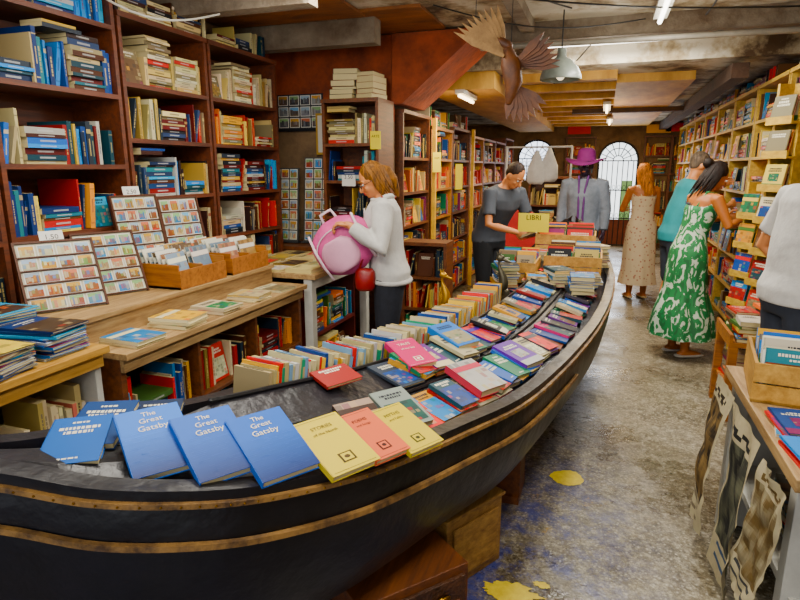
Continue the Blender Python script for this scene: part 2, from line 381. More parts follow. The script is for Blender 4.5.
# ================================================================= gondola
ST=[((-1.64,.61,1.09),(-1.65,.63,1.09)),((-1.45,.68,1.01),(-1.50,.75,1.01)),((-1.204,.80,.955),(-1.345,.915,.955)),((-.993,.865,.918),(-1.276,1.10,.918)),((-.819,.975,.885),(-1.236,1.318,.885)),
((-.709,1.091,.858),(-1.19,1.49,.858)),((-.578,1.273,.832),(-1.148,1.706,.832)),((-.497,1.443,.81),(-1.094,1.879,.81)),((-.384,1.714,.785),(-1.022,2.095,.785)),((-.235,2.066,.767),(-.949,2.394,.767)),
((-.125,2.54,.75),(-.875,2.805,.75)),((-.025,3.06,.75),(-.808,3.23,.75)),((.034,3.47,.75),(-.782,3.57,.75)),((.085,4.0,.75),(-.748,4.04,.75)),((.113,4.62,.76),(-.728,4.64,.76)),((.11,5.1,.78),(-.70,5.1,.78)),
((.05,5.6,.86),(-.60,5.6,.86)),((-.1,6.05,1.0),(-.45,6.05,1.0)),((-.26,6.35,1.12),(-.28,6.36,1.12))]
def cr(k,s):
    P=[V(q[k]) for q in ST]; i=int(min(max(s,0),len(P)-1.0001)); t=s-i
    a=P[max(0,i-1)];b_=P[i];c=P[min(i+1,len(P)-1)];d=P[min(i+2,len(P)-1)]
    return .5*((2*b_)+(c-a)*t+(2*a-5*b_+4*c-d)*t*t+(3*b_-a-3*c+d)*t**3)
gon=empty('gondola',(-.5,2.8,.3))
hull=Geo(); rings=[]; NS=108
def samp(s):
    R=cr(0,s);L=cr(1,s);w=(L-R).length; return R,L,w
for i in range(NS+1):
    s=i/NS*18; R,L,w=samp(s); d=(L-R); d.z=0; d=d.normalized() if d.length>1e-4 else V((-1,0,0)); zg=R.z
    zb=.34+max(0,(2.2-s))*.18+max(0,s-15.5)*.2; zb=min(zb,zg-.06); hgt=zg-zb
    pr=[(0,zg),(-.012,zg-.1*hgt),(-.008,zg-.35*hgt),(.02,zg-.65*hgt),(.07,zg-.88*hgt),(.13,zb)]
    a=[R+d*min(o,w*.42) for o,_ in pr]; A=[V((p.x,p.y,q[1])) for p,q in zip(a,pr)]
    bb=[L-d*min(o,w*.42) for o,_ in pr]; B=[V((p.x,p.y,q[1])) for p,q in zip(bb,pr)]
    rings.append(A+list(reversed(B)))
hull.loft(rings,closed=False,cap=False)
hull.done('hull',BLACKP,gon,smooth=True)
def sweep(k,s0,s1,sec,n=90,inn=1):
    rr=[]
    for i in range(n+1):
        s=s0+(s1-s0)*i/n; R,L,w=samp(s); p=(R,L)[k]
        d=(L-R) if k==0 else (R-L); d.z=0; d=d.normalized() if d.length>1e-4 else V((-1,0,0))
        t=cr(k,min(s+.05,18))-cr(k,max(s-.05,0)); t.z=0; pd=V((-t.y,t.x,0)).normalized()
        if pd.dot(d)<0: pd=-pd
        rr.append([p-pd*o+Z*z for o,z in sec])
    return rr
cap=Geo()
for k in (0,1):
    cap.loft(sweep(k,.2,17.6,[(.014,-.02),(.014,.008),(-.04,.008),(-.045,-.03)]))
cap.done('gunwale_cap',BLACKP,gon,smooth=False)
rail=Geo()
for k in (0,1):
    rail.loft(sweep(k,.2,17.5,[(.012,-.034),(.024,-.032),(.024,-.019),(.012,-.017)]))
    rail.loft(sweep(k,.2,10.5,[(.012,-.140),(.024,-.138),(.024,-.123),(.012,-.121)]))
rail.done('rub_rails',mat('rail_wood','#9a7850',.55,scale=14,col2='#4c3826',lo=.35,hi=.6,bump=.3,bscale=30),gon)
st=Geo()
for i in range(70):
    s=.8+i*.2; r=sweep(0,s,s+.01,[(.025,-.0255)],n=1)[0][0]; st.ell(r,(.003,.003,.003),'#caa86a',n=6,k=4)
st.done('brass_studs',mat('brass','#a07a32',.35,metal=1),gon)
deck=Geo(); rr=[]
DP=[(.05,-.05),(.08,-.04),(.36,.015),(.66,.07),(.685,.06),(.70,-.04),(.95,-.04)]
def dz(f):
    for (a,za),(b2,zb2) in zip(DP,DP[1:]):
        if a<=f<=b2: return za+(zb2-za)*(f-a)/(b2-a)
    return -.04
for i in range(NS+1):
    s=.4+i/NS*17; R,L,w=samp(s); k=min(1,w/.6); k=k*max(0,min(1,(s-3)/2))
    rr.append([R.lerp(L,f)+Z*(z*k if z>0 else z) for f,z in DP])
deck.loft(rr,closed=False,cap=False)
deck.done('display_deck',mat('deck_black','#18151c',.4,scale=7,col2='#08070a',bump=.4,bscale=16),gon)
rb=Geo()
for f in (.34,.38,.66):
    q=[]
    for i in range(61):
        s=4.8+i/60*9.5; R,L,w=samp(s); p=R.lerp(L,f)+Z*(dz(f)+.006); q.append(p)
    rb.tube(q,.008,n=6)
for s in (1.6,2.3,3.0):
    R,L,w=samp(s); rb.tube([R.lerp(L,.1)+Z*-.036,R.lerp(L,.9)+Z*-.036],.008,n=6)
rb.done('deck_battens',BLACKP,gon)
def seahorse(name,p,h,mt):
    g=Geo(); pts=[];rad=[]
    for i in range(26):
        t=i/25
        if t<.35: a=t/.35*4.6; x=.0+.12*math.cos(a+2.4)*(.5+t); z=.16+.12*math.sin(a+2.4)*(.5+t)
        else:
            q=(t-.35)/.65; x=.05*math.sin(q*5.2)-.02; z=.22+q*.62
        pts.append(V(p)+V((x*h,0,z*h))); rad.append(h*(.025+.075*math.sin(min(1,t*1.1)*math.pi)**1.2))
    g.tube(pts,rad,n=12,hint=(0,1,0))
    top=pts[-1]; g.ell(top+V((.02*h,0,.04*h)),(.085*h,.055*h,.07*h)); g.tube([top+V((.05*h,0,.03*h)),top+V((.2*h,0,-.03*h))],[.045*h,.022*h],n=8)
    for i in range(8): q=pts[11+i]; g.tube([q-V((.06*h,0,0)),q-V((.15*h,0,-.03*h))],[.015*h,.004*h],n=6)
    for i in range(3): g.tube([top+V((-.02*h,0,.07*h)),top+V(((-.06+.05*i)*h,0,.17*h))],[.02*h,.005*h],n=6)
    g.box((p[0]-.1*h,p[1]-.08*h,p[2]-.005),(p[0]+.1*h,p[1]+.08*h,p[2]+.05*h))
    return g.done(name,mt,smooth=True)
pp=cr(1,10.9); seahorse('brass_seahorse',(pp.x-.01,pp.y,pp.z+.012),.27,mat('brass_bright','#b89048',.4,metal=.8))
pp=samp(12.6); q=pp[0].lerp(pp[1],.80); seahorse('bronze_statuette',(q.x,q.y,q.z-.03),.34,mat('bronze','#5a5648',.4,metal=.7))

def tiltM(p,ang,tilt,roll=0):
    a=math.radians(ang); return Matrix.Translation(p)@Matrix.Rotation(a,4,'Z')@Matrix.Rotation(math.radians(tilt),4,'X')@Matrix.Rotation(math.radians(roll),4,'Y')
def near_book(p,ang,tilt,w,l,t,cov,acc,style,txt=None,roll=0,tc='#f2ead0',band=True):
    g=Geo(); M=tiltM(p,ang,tilt,roll)
    if txt is None: flat(g,M,w,l,t,cov,acc,style)
    else:
        flat(g,M,w,l,t,cov,acc,9)
        if band:   # printed sea picture: gradient strips and thin wave glints
            ca=lin(cov);cb=lin(acc)
            for k in range(26):
                y0=-l/2+l*.64*k/26; q=k/26; cc=tuple(a_*q+b_*(1-q) for a_,b_ in zip(ca,cb))
                g.rect(M,-w/2,y0,w/2,y0+l*.64/26,t+.0006,jit(cc,.05))
                for j in range(2):
                    x0=U(-w*.48,w*.3); cw=tuple(min(1,x*1.25+.02) for x in cc); g.rect(M,x0,y0+.001,x0+U(.008,.03),y0+.0022,t+.0009,cw)
        else:
            g.rect(M,-w*.14,-l*.36,w*.14,-l*.2,t+.0006,jit(tc)); g.rect(M,-w*.10,-l*.34,w*.10,-l*.22,t+.001,cov); g.ell((0,-l*.28,t+.001),(w*.06,l*.03,.0006),tc,M=M,n=10,k=4)
            g.rect(M,-w*.44,l*.46,w*.44,l*.465,t+.0006,tc); g.rect(M,-w*.44,-l*.465,w*.44,-l*.46,t+.0006,tc)
        for i,(s,sz,y) in enumerate(txt): g.text(s,sz,M@Matrix.Translation((0,y,t+.0016)),tc)
    return g.done('paperback_book',BOOK)
for i,(x,y,z,ang) in enumerate(((-1.005,1.06,.932,54),(-.872,1.11,.921,57),(-.755,1.18,.905,58))):
    near_book((x,y,z),ang,21,.155,.225,.02,'#0560b4' if i else '#0670c8','#062a62',9,[('The',.022,.082),('Great',.024,.058),('Gatsby',.026,.030)])
near_book((-1.20,1.00,.925),35,8,.14,.21,.018,'#0b5aa0','#0a3a70',4)
near_book((-1.215,1.09,.93),25,8,.14,.21,.018,'#103a6a','#3a9ac0',4)
near_book((-1.12,1.17,.915),30,8,.14,.21,.018,'#16243f','#3a9ac0',4)
near_book((-.630,1.285,.875),60,17,.150,.215,.018,'#d4c068','#b89a30',9,[('STORIES',.018,.06),('of the North',.015,.038)],tc='#4a3a10',band=False)
near_book((-.563,1.385,.868),60,16,.12,.20,.016,'#d07058','#e79a8a',9,[('POEMS',.016,.055),('and Songs',.012,.036)],tc='#3a1a10',band=False)
near_book((-.496,1.475,.858),61,16,.125,.20,.016,'#ccb858','#c8b860',9,[('MYTHS',.018,.055),('and Fables',.013,.036)],tc='#3a3a10',band=False)
dis=Geo()
def lay(G,f,s0,s1,pitch,w,l,tilt,pal,zoff=.004,lift=0.0):
    s=s0; i=0
    while s<s1:
        R,L,ww=samp(s); p=R.lerp(L,f); t=samp(s+.06); tn=(t[0].lerp(t[1],f)-p); tn.z=0; d=tn.normalized()
        p2=V((p.x,p.y,p.z+dz(f)+zoff+lift))
        ang=math.degrees(math.atan2(d.y,d.x))
        c=random.choice(pal)
        M=tiltM(p2+Z*U(0,.008),ang+U(-10,10),tilt+U(-3,4),4)
        ll=l*U(.85,1.1); flat(G,M,w*U(.85,1.1),ll,U(.01,.022),jit(c,.1),random.choice(MIX+['#d8443a','#3a70a8','#1c3f7a']))
        if R_()<.45: flat(G,tiltM(p2+Z*.024,ang+U(-12,12),tilt+U(0,6),6),w*.95,ll*.97,.015,jit(random.choice(pal)),random.choice(MIX))
        s+=pitch/ max(.05,(tn.length/.06)); i+=1
COV=['#1a5aa8','#8a826c','#1c3f7a','#8c1d1d','#b0a888','#0b6fb0','#23404a','#b78a2a','#2a2a30','#4a2080','#1c6b4a','#c0b898','#7a4a34','#0f2d5e','#38404a','#16161a','#4a80b0','#b82368','#15304e','#3a3440','#1878b8','#5a2a70']
lay(dis,.22,6.9,14.0,.108,.125,.185,13,COV)
lay(dis,.52,8.2,14.0,.105,.125,.185,13,COV)
lay(dis,.84,12.9,13.9,.125,.12,.17,4,COV)
dis.done('book_display',BOOK)
def at(s,f,dzv=0):
    R,L,w=samp(s); p=R.lerp(L,f); return V((p.x,p.y,p.z+dz(f)+dzv))
near_book(at(6.95,.24,.022),50,15,.13,.205,.02,'#3a2a23','#89806a',2)
near_book(at(7.6,.24,.03),53,15,.13,.20,.02,'#889088','#2d4a45',1)
near_book(at(8.6,.57,.035),52,15,.13,.19,.025,'#c01068','#f0e0a0',9,[('TALES',.022,.05),('of the Sea',.016,.02)],band=False)
near_book(at(8.9,.24,.035),58,14,.14,.20,.03,'#b84858','#a8a8a0',2)
near_book(at(9.5,.57,.035),60,14,.14,.20,.03,'#0a70b8','#a09880',1)
near_book(at(9.8,.22,.035),64,14,.14,.19,.03,'#5a128a','#b4b4ae',3)
near_book(at(7.2,.60,.02),62,12,.15,.11,.012,'#90301a','#1a1a1e',0)
up=Geo(); s=5.3
while s<12.2:
    p=cr(1,s);t=cr(1,s+.05)-p; L_=t.length/.05; t.z=0;t=t.normalized(); o=V((-t.y,t.x,0)); th=U(.006,.02)
    if (p-cr(0,s)).dot(o)<0:o=-o
    h=U(.135,.175); M=fr(p-o*.205+Z*(-.036),t,o,Z)@Matrix.Rotation(U(.1,.26),4,'Y')
    c=jit(random.choice(['#c8bd98','#ccc4ac','#2c8b6a','#c9342b','#d7a52a','#c0c0bc','#1c3f7a','#e8c42a','#bfb490','#7f9fb8','#b9a880','#a89c78']))
    up.box((0,0,0),(th,.155,h),c,M); up.rect(M@Matrix.Translation((0,0,h+.0006)),th*.3,.03,th*.7,.12,0,jit(random.choice(['#222222','#8c1d1d','#1a3a7a'])))
    s+=(th+.0015)/L_
up.done('magazine_row',BOOK)

def crate(name,c,sx,sy,h,yaw,fill=True,wood=WOODP,pal=MIX,tilt=0):
    e=empty(name,c); M=Matrix.Translation(c)@Matrix.Rotation(math.radians(yaw),4,'Z'); F=Geo()
    F.box((-sx/2,-sy/2,0),(sx/2,sy/2,.01),M=M)
    for y in (-sy/2,sy/2-.012):
        F.box((-sx/2,y,0),(sx/2,y+.012,h*.47),M=M);F.box((-sx/2,y,h*.52),(sx/2,y+.012,h),M=M)
    for x in (-sx/2,sx/2-.012):
        F.box((x,-sy/2+.012,0),(x+.012,sy/2-.012,h),M=M)
    F.done('frame',wood,e)
    if fill:
        B=Geo(); y=-sy/2+.03
        while y<sy/2-.05:
            t=U(.01,.03); hh=h*U(1.05,1.4); w=sx*U(.4,.46)
            for k in (-1,1):
                c_=jit(random.choice(pal)); MM=M@Matrix.Translation((k*sx*.235,y,.012))@Matrix.Rotation(-.22,4,'X')
                flat(B,MM@Matrix.Translation((0,0,hh/2))@Matrix.Rotation(math.pi/2,4,'X'),w,hh,t,c_,random.choice(MIX))
            y+=t+.004
        B.done('books',BOOK,e)
    return e
def stack(G,c,n,w,l,yaw,pal,tmin=.01,tmax=.03):
    z=0
    for i in range(n):
        t=U(tmin,tmax); M=Matrix.Translation((c[0]+U(-.012,.012),c[1]+U(-.012,.012),c[2]+z))@Matrix.Rotation(math.radians(yaw+U(-9,9)),4,'Z')
        flat(G,M,w,l,t,jit(random.choice(pal)),random.choice(MIX)); z+=t+.001
    return z
crate('book_crate',(-.18,4.75,.80),.42,.5,.15,0,pal=CREAM+MIX)
crate('book_crate',(-.58,4.5,.76),.30,.42,.16,0,pal=WARM+MIX)
crate('book_crate',(-.28,5.4,.86),.5,.45,.18,0,pal=MIX)
tb=Geo()
for (x,y) in ((-.05,4.28),(-.25,4.2),(-.62,4.08),(-.42,4.22),(-.55,4.95),(-.02,5.15),(-.45,5.1),(-.1,3.98)):
    stack(tb,(x,y,.79),random.randint(3,8),.15,.21,U(-25,25),COV+WHT)
tb.done('book_stack',BOOK)

e=empty('wooden_drawer_chest',(-.60,1.62,0)); g=Geo(); M=Matrix.Translation((-.54,1.68,0))@Matrix.Rotation(math.radians(50),4,'Z')
g.box((-.26,-.12,0),(.16,.18,.28),M=M,m=0); g.box((-.24,-.135,.03),(.14,-.12,.13),M=M,m=1);g.box((-.24,-.135,.15),(.14,-.12,.25),M=M,m=1)
for z in (.08,.2):
    for x in (-.14,.04):
        g.ell((x,-.145,z),(.03,.012,.012),M=M,m=2,n=10,k=6)
    for k in range(8): g.box((-.22+.045*k,-.14,z-.042),(-.2+.045*k,-.133,z-.034),M=M,m=0)
g.done('body',[WOODM,mat('carved_front','#5b3a26',.5,scale=20,col2='#2c1a10',bump=.6,bscale=60),mat('brass','#a07a32',.3)],e,mods=[('bevel',.004)])
g=Geo(); M=Matrix.Translation((-.45,2.06,0))@Matrix.Rotation(math.radians(60),4,'Z')
g.box((-.16,-.08,0),(.16,.2,.30),M=M); g.box((-.17,-.09,.30),(.17,.21,.315),M=M); g.box((-.13,-.092,.04),(.13,-.08,.26),M=M)
g.done('wooden_box',mat('wood_dusty','#a88658',.6,stretch=(12,1.2,12),scale=3,col2='#6a4a2c',bump=.15),mods=[('bevel',.004)])
for i,(x,y) in enumerate(((-.48,2.7),(-.38,3.9),(-.33,5.1),(-1.0,1.25))):
    g=Geo(); g.box((x-.3 if i<3 else x-.12,y-.1,0.04),(x+.2,y+.1,.335)); g.box((x-.3 if i<3 else x-.12,y-.12,.0),(x+.2,y+.12,.04)); g.done('support_block',WOODM)

# ================================================================= left side
nx=(1,0,0)
uy=(0,1,0)
bookcase('tall_bookcase',(-2.6,1.16,0),uy,nx,.79,.36,2.36,[.9,1.27,1.62,2.0],[DARK,BLUE+DARK,BLUE+WARM,MIX],bd=.3)
bookcase('tall_bookcase',(-2.6,1.97,0),uy,nx,.77,.36,2.66,[.9,1.28,1.62,2.0,2.36],[BLUE+WARM,WARM+BLUE+['#1a6a76'],DARK+BLUE,BLUE+DARK,BLUE],bd=.3,kw=dict(scale=1.08,stack=.14))
bookcase('tall_bookcase',(-2.6,2.76,0),uy,nx,.77,.36,2.42,[.85,1.12,1.43,1.77,2.08],[WHT,WARM+DARK,DARK+BLUE,CREAM+DARK,CREAM],bd=.3,kw=dict(stack=.12))
bookcase('tall_bookcase',(-2.6,3.55,0),uy,nx,.88,.36,2.42,[.85,1.12,1.43,1.77,2.08],[DARK+MIX,DARK+WHT,DARK+BLUE,CREAM+WARM,CREAM],bd=.3,kw=dict(stack=.12))
tb=Geo(); row(tb,(-2.62,2.78,2.451),uy,nx,1.55,.17,DARK+CREAM,depth=.2,dens=.95,stack=.35); tb.done('book_pile',BOOK)
def counter(name,y0,y1,xf,xb,top,boards,pals,topm,framem,lip=.03):
    e=empty(name,((xf+xb)/2,(y0+y1)/2,0)); F=Geo();B=Geo()
    F.box((xb,y0,0),(xf-.02,y0+.03,top-.03),m=0); F.box((xb,y1-.03,0),(xf-.02,y1,top-.03),m=0); F.box((xb,y0+.03,0),(xb+.02,y1-.03,top-.03),m=0)
    n=max(1,round((y1-y0)/.6))
    for i in range(1,n): y=y0+(y1-y0)*i/n; F.box((xb+.02,y-.01,0),(xf-.03,y+.01,top-.03),m=0)
    for z in boards: F.box((xb+.02,y0+.03,z-.02),(xf-.02,y1-.03,z),m=0)
    F.box((xb,y0-.01,top-.03),(xf+lip,y1+.01,top),m=1)
    F.box((xf-.02,y0,top-.09),(xf,y1,top-.03),m=1)
    F.done('frame',[framem,topm],e,mods=[('bevel',.003)])
    for i,z in enumerate(boards):
        nzv=(boards[i+1]-.02 if i+1<len(boards) else top-.09)
        for k in range(n):
            a=y0+(y1-y0)*k/n+.03; w=(y1-y0)/n-.06
            row(B,(xf-.06,a,z),uy,nx,w,nzv-z,pals[(i+k)%len(pals)],depth=.2,stack=.14,dens=.95)
    B.done('books',BOOK,e); return e
counter('low_bookshelf_counter',.75,1.74,-1.88,-2.55,.90,[.08,.50],[CREAM+['#c97a6a'],WARM+CREAM],WOODP,WHITEP)
counter('low_bookshelf_counter',1.80,3.36,-1.84,-2.58,.85,[.08,.46],[WARM+DARK,MIX,CREAM+WARM+DARK],WOODW,WOODM)
g=Geo(); g.box((-2.58,1.8,.851),(-2.07,3.36,.95)); g.box((-2.59,1.80,.95),(-2.05,3.36,.97)); g.box((-2.585,2.50,.971),(-2.40,3.34,1.10)); g.done('raised_display_shelf',WOODW)
def rack(name,p,yaw,tilt,nc,nr,cw,ch,gap=.008,frame_='#4a2a18',price=None):
    e=empty(name,p); M=Matrix.Translation(p)@Matrix.Rotation(math.radians(yaw),4,'Z')@Matrix.Rotation(math.radians(90-tilt),4,'X')
    G=Geo(); cards(G,M,nc,nr,cw,ch,gap); W=nc*(cw+gap)+gap; H=nr*(ch+gap)+gap
    for j in range(nr): G.box((-W/2,gap*.2+j*(ch+gap),0),(W/2,gap*.2+j*(ch+gap)+.006,.012),frame_,M)
    G.box((-W/2-.01,-.005,-.015),(-W/2,H+.01,.01),frame_,M);G.box((W/2,-.005,-.015),(W/2+.01,H+.01,.01),frame_,M);G.box((-W/2,H,-.015),(W/2,H+.01,.01),frame_,M)
    G.box((-W*.05,-.0,-.02),(W*.05,H*.75,-.012),frame_,M)
    if price: G.box((-.05,H,-.006),(.05,H+.06,-.002),'#e4e2da',M); G.text(price,.035,M@Matrix.Translation((0,H+.018,-.0005)),'#1a1a1a')
    G.done('cards',BOOK,e); return e
rack('postcard_rack',(-2.26,1.94,.974),62,28,4,5,.068,.056,price='1.50')
rack('postcard_rack',(-2.30,2.27,.974),66,26,4,5,.062,.056)
rack('postcard_rack',(-2.46,2.66,1.103),74,14,4,5,.056,.06,price='2.50')
rack('postcard_rack',(-2.46,3.02,1.103),74,14,4,4,.056,.07)
for (x,y,z) in ((-2.22,2.66,.972),(-2.22,3.12,.972)):
    e=empty('wooden_picture_box',(x,y,z)); F=Geo()
    F.box((x-.17,y-.2,z),(x+.15,y+.2,z+.012)); F.box((x+.14,y-.2,z),(x+.152,y+.2,z+.10)); F.box((x-.17,y-.2,z),(x-.158,y+.2,z+.15))
    F.box((x-.16,y-.2,z),(x+.14,y-.188,z+.13));F.box((x-.16,y+.188,z),(x+.14,y+.2,z+.13)); F.box((x-.16,y-.006,z),(x+.14,y+.006,z+.11)); F.done('box',WOODL,e)
    G=Geo()
    for k in range(9):
        for q in (-.1,.1):
            M=Matrix.Translation((x-.13+k*.028,y+q,z+.014))@Matrix.Rotation(math.radians(90+U(-5,5)),4,'Z')@Matrix.Rotation(math.radians(72),4,'X')
            flat(G,M@Matrix.Translation((0,.085+U(0,.03),0)),.16,.17,.004,jit('#e0dcce'),random.choice(['#a8885a','#7a8a98','#a0705a','#5a4a3a']),random.choice([1,2,2]))
    G.done('prints',BOOK,e)
tb=Geo()
for (x,y,n,w,l,a) in ((-1.925,1.95,2,.2,.27,80),(-1.925,2.25,3,.2,.27,95),(-1.925,2.56,2,.2,.27,88),(-1.925,2.86,3,.2,.25,92),(-1.925,3.16,1,.2,.25,86)):
    stack(tb,(x,y,.852),n,w*.85,l*.8,a,CREAM[:6]+['#b08a5a'],.008,.02)
tb.done('magazine_stack',BOOK)
tb=Geo()
for (x,y,n,w,l,a) in ((-2.0,1.05,12,.19,.26,85),(-2.3,1.25,14,.2,.27,92),(-2.0,1.34,9,.19,.26,100),(-2.02,1.60,11,.18,.25,96),(-2.28,1.60,14,.2,.26,88)):
    stack(tb,(x,y,.901),n,w,l,a,BLUE+BLUE+WHT,.006,.012)
tb.done('magazine_stack',BOOK)
e=empty('display_table',(-2.2,3.95,0)); F=Geo(); F.box((-2.58,3.42,.87),(-1.78,4.46,.90),m=0)
for (x,y) in ((-1.84,3.46),(-1.84,4.42),(-2.52,3.46),(-2.52,4.42)): F.box((x-.03,y-.03,0),(x+.03,y+.03,.87),m=1)
F.box((-1.84,3.49,.80),(-1.81,4.39,.87),m=1); F.done('table',[WOODW,WHITEP],e)
G=Geo()
for i in range(4):
    for j in range(3):
        M=Matrix.Translation((-1.92-.24*j,3.55+.24*i,.901))@Matrix.Rotation(math.radians(90+U(-5,5)),4,'Z'); flat(G,M,.19,.2,U(.01,.03),jit(random.choice(CREAM)),random.choice(MIX))
G.done('prints',BOOK,e)
bookcase('small_bookcase',(-1.90,3.52,0),uy,nx,.84,.4,.76,[.06,.42],[WARM+DARK,MIX,DARK],wood=mat('wood_red','#6a2818',.5,col2='#45150e'),kw=dict(stack=.15))
ux=(1,0,0); ny=(0,-1,0)
def Mwall(x,y,z): return fr(V((x,y,z)),V((1,0,0)),Z,V((0,-1,0)))
g=Geo(); cards(g,Mwall(-2.66,4.93,1.95),4,3,.10,.085,.012,back='#2a2a2e',pal=['#3a3a40','#5a5a60','#8a8a8a','#6a5a4a']); g.box((-.25,-.02,-.014),(.25,.0,.01),'#1a1a1c',Mwall(-2.66,4.93,1.95)); g.done('framed_photo_board',BOOK)
g=Geo(); g.box((-2.94,4.5,0),(-2.28,4.92,.90)); g.box((-2.95,4.49,.90),(-2.27,4.93,.93)); g.box((-2.9,4.485,.08),(-2.62,4.5,.85)); g.box((-2.60,4.485,.08),(-2.32,4.5,.85)); g.done('low_cabinet',WOODM)
for (x,y,z,nc,nr) in ((-2.74,4.70,.95,3,7),(-2.42,4.72,.95,3,8)):
    g=Geo(); M=Mwall(x,y,z)@Matrix.Rotation(-.1,4,'X'); cards(g,M,nc,nr,.075,.08,.012,back='#4a4a48')
    g.box((-.15,-.015,-.03),(.15,0,.03),'#3a3a3a',M); g.done('postcard_stand',BOOK)
g=Geo(); M=Mwall(-2.36,4.90,1.72); g.box((-.13,0,-.02),(.13,.36,0),'#b9985a',M); g.rect(M,-.11,.02,.11,.34,.002,'#dfd9cc'); g.rect(M,-.06,.08,.06,.28,.004,'#7a8890'); g.done('framed_picture',BOOK)
bookcase('tall_bookcase',(-2.24,4.52,0),ux,ny,.50,.36,2.12,[.9,1.2,1.5,1.8],[WARM+DARK,DARK,BLUE+DARK,CREAM],wood=WOODM)
tb=Geo(); stack(tb,(-2.08,4.7,2.151),6,.2,.26,5,DARK+CREAM,.02,.05); stack(tb,(-1.87,4.7,2.151),5,.16,.22,-8,['#8c1d1d','#a89a7c','#5a4a3a'],.02,.05); tb.done('book_pile',BOOK)
GREENW=mat('wood_yellow','#c08a28',.5,stretch=(12,1,12),col2='#8a5c1a')
for i,(y0,w,top,wd) in enumerate(((5.08,.85,2.08,WOODM),(6.0,.9,2.0,GREENW),(6.95,.9,2.05,WOODM),(7.9,.9,2.0,GREENW),(8.85,.95,2.0,WOODM),(9.85,.95,2.0,WOODM),(10.85,.95,2.1,WOODM))):
    bookcase('tall_bookcase',(-1.72,y0,0),uy,nx,w,.35,top,[.1,.42,.75,1.07,1.38,1.7],[MIX,WARM+MIX,DARK,MIX,WARM,DARK+MIX],wood=wd,kw=dict(stack=.14))
tb=Geo(); row(tb,(-1.74,7.0,2.082),uy,nx,.8,.18,MIX,depth=.2,stack=.5,dens=.9); row(tb,(-1.74,6.02,2.032),uy,nx,.8,.2,MIX,depth=.2,stack=.5,dens=.9); tb.done('book_pile',BOOK)
g=Geo(); g.box((-1.70,5.955,.0),(-1.66,5.995,2.1)); g.box((-1.70,7.855,.0),(-1.66,7.895,2.1)); g.done('yellow_post',mat('yellow_wood','#ecc028',.5))
def sign(name,p,yaw,w,h,col,txt=None,sz=.05,tc_='#1a1a1a'):
    g=Geo(); M=Matrix.Translation(p)@Matrix.Rotation(math.radians(yaw),4,'Z')@Matrix.Rotation(math.pi/2,4,'X')
    g.box((-w/2,-h/2,-.006),(w/2,h/2,0),col,M)
    if txt:
        for i,t in enumerate(txt): g.text(t,sz,M@Matrix.Translation((0,h*.15-i*sz*1.1,.002)),tc_)
    g.done(name,BOOK)
sign('yellow_sign',(-1.76,4.505,1.82),0,.09,.14,'#e8d830',['ARTE'],.028)
sign('yellow_sign',(-1.64,5.93,1.66),60,.12,.20,'#e8d830',['MAPS'],.03)
sign('yellow_sign',(-1.64,6.93,1.5),60,.12,.3,'#e8d830',None)
sign('price_sign',(-2.0,4.50,1.50),0,.12,.09,'#e4e2da',['3.50'],.045)
sign('yellow_sign',(-.55,5.15,1.14),0,.26,.16,'#e8d830',['LIBRI'],.06)
for (x,z,c) in ((-.55,2.36,'#c8302a'),(.95,2.36,'#e8b030'),(-1.4,2.42,'#2a6a8a'),(1.3,2.38,'#c8302a')): sign('painted_sign',(x,12.86,z),0,.45,.16,c,None)
bookcase('low_bookcase',(-1.62,4.75,0),ux,ny,.40,.25,.95,[.1,.4,.68],[MIX,WARM,DARK],wood=WOODM)
for i,(x,w) in enumerate(((-.8,.6),(.72,.5),(1.22,.5))):
    bookcase('tall_bookcase',(x,12.9,0),ux,ny,w,.35,2.2,[.1,.45,.8,1.15,1.5,1.85],[MIX,WARM,DARK,MIX],wood=WOODM,kw=dict(stack=.12))
bookcase('tall_bookcase',(-1.05,8.9,0),ux,ny,.7,.35,1.45,[.1,.42,.75,1.07],[MIX,WARM+MIX,DARK,CREAM],wood=WOODM,kw=dict(stack=.1))

# ================================================================= right side
uym=(0,-1,0); nxm=(-1,0,0)
ys=[5.35,6.35,7.35,8.35,9.35,10.35,11.35,12.35]
for i,y in enumerate(ys):
    bookcase('tall_bookcase',(1.28,y,0),uym,nxm,.97,.40,2.30,[.1,.42,.74,1.06,1.38,1.70,2.02],[MIX,WARM+MIX,MIX,BLUE+MIX,MIX+DARK,CREAM+WARM+MIX,MIX],wood=WOODY,kw=dict(stack=.16,scale=1.0))
bookcase('tall_bookcase',(1.40,4.3,0),uym,nxm,1.0,.34,2.5,[.8,1.12,1.45,1.8,2.15],[MIX,BLUE,WHT+MIX,DARK,CREAM+DARK],wood=WOODY,kw=dict(stack=.1))
tb=Geo(); row(tb,(1.30,12.3,2.331),uym,nxm,6.4,.13,DARK+MIX,depth=.25,stack=.5,dens=.92); row(tb,(1.30,5.3,2.331),uym,nxm,.9,.22,DARK+MIX,depth=.25,stack=.5,dens=.92); tb.done('book_pile',BOOK)
fo=Geo()
for y in (6.95,7.1,7.6,8.2,8.8):
    for z in (.75,1.07,1.39,1.71):
        if R_()<.55:
            M=fr(V((1.262,y+U(-.1,.1),z)),V((0,-1,0)),(Z+V((.12,0,0))).normalized(),V((-1,0,.12)).normalized()); flat(fo,M@Matrix.Translation((0,.11,0)),.15,.21,.012,jit(random.choice(WARM+MIX)),random.choice(MIX))
fo.done('face_out_books',BOOK)
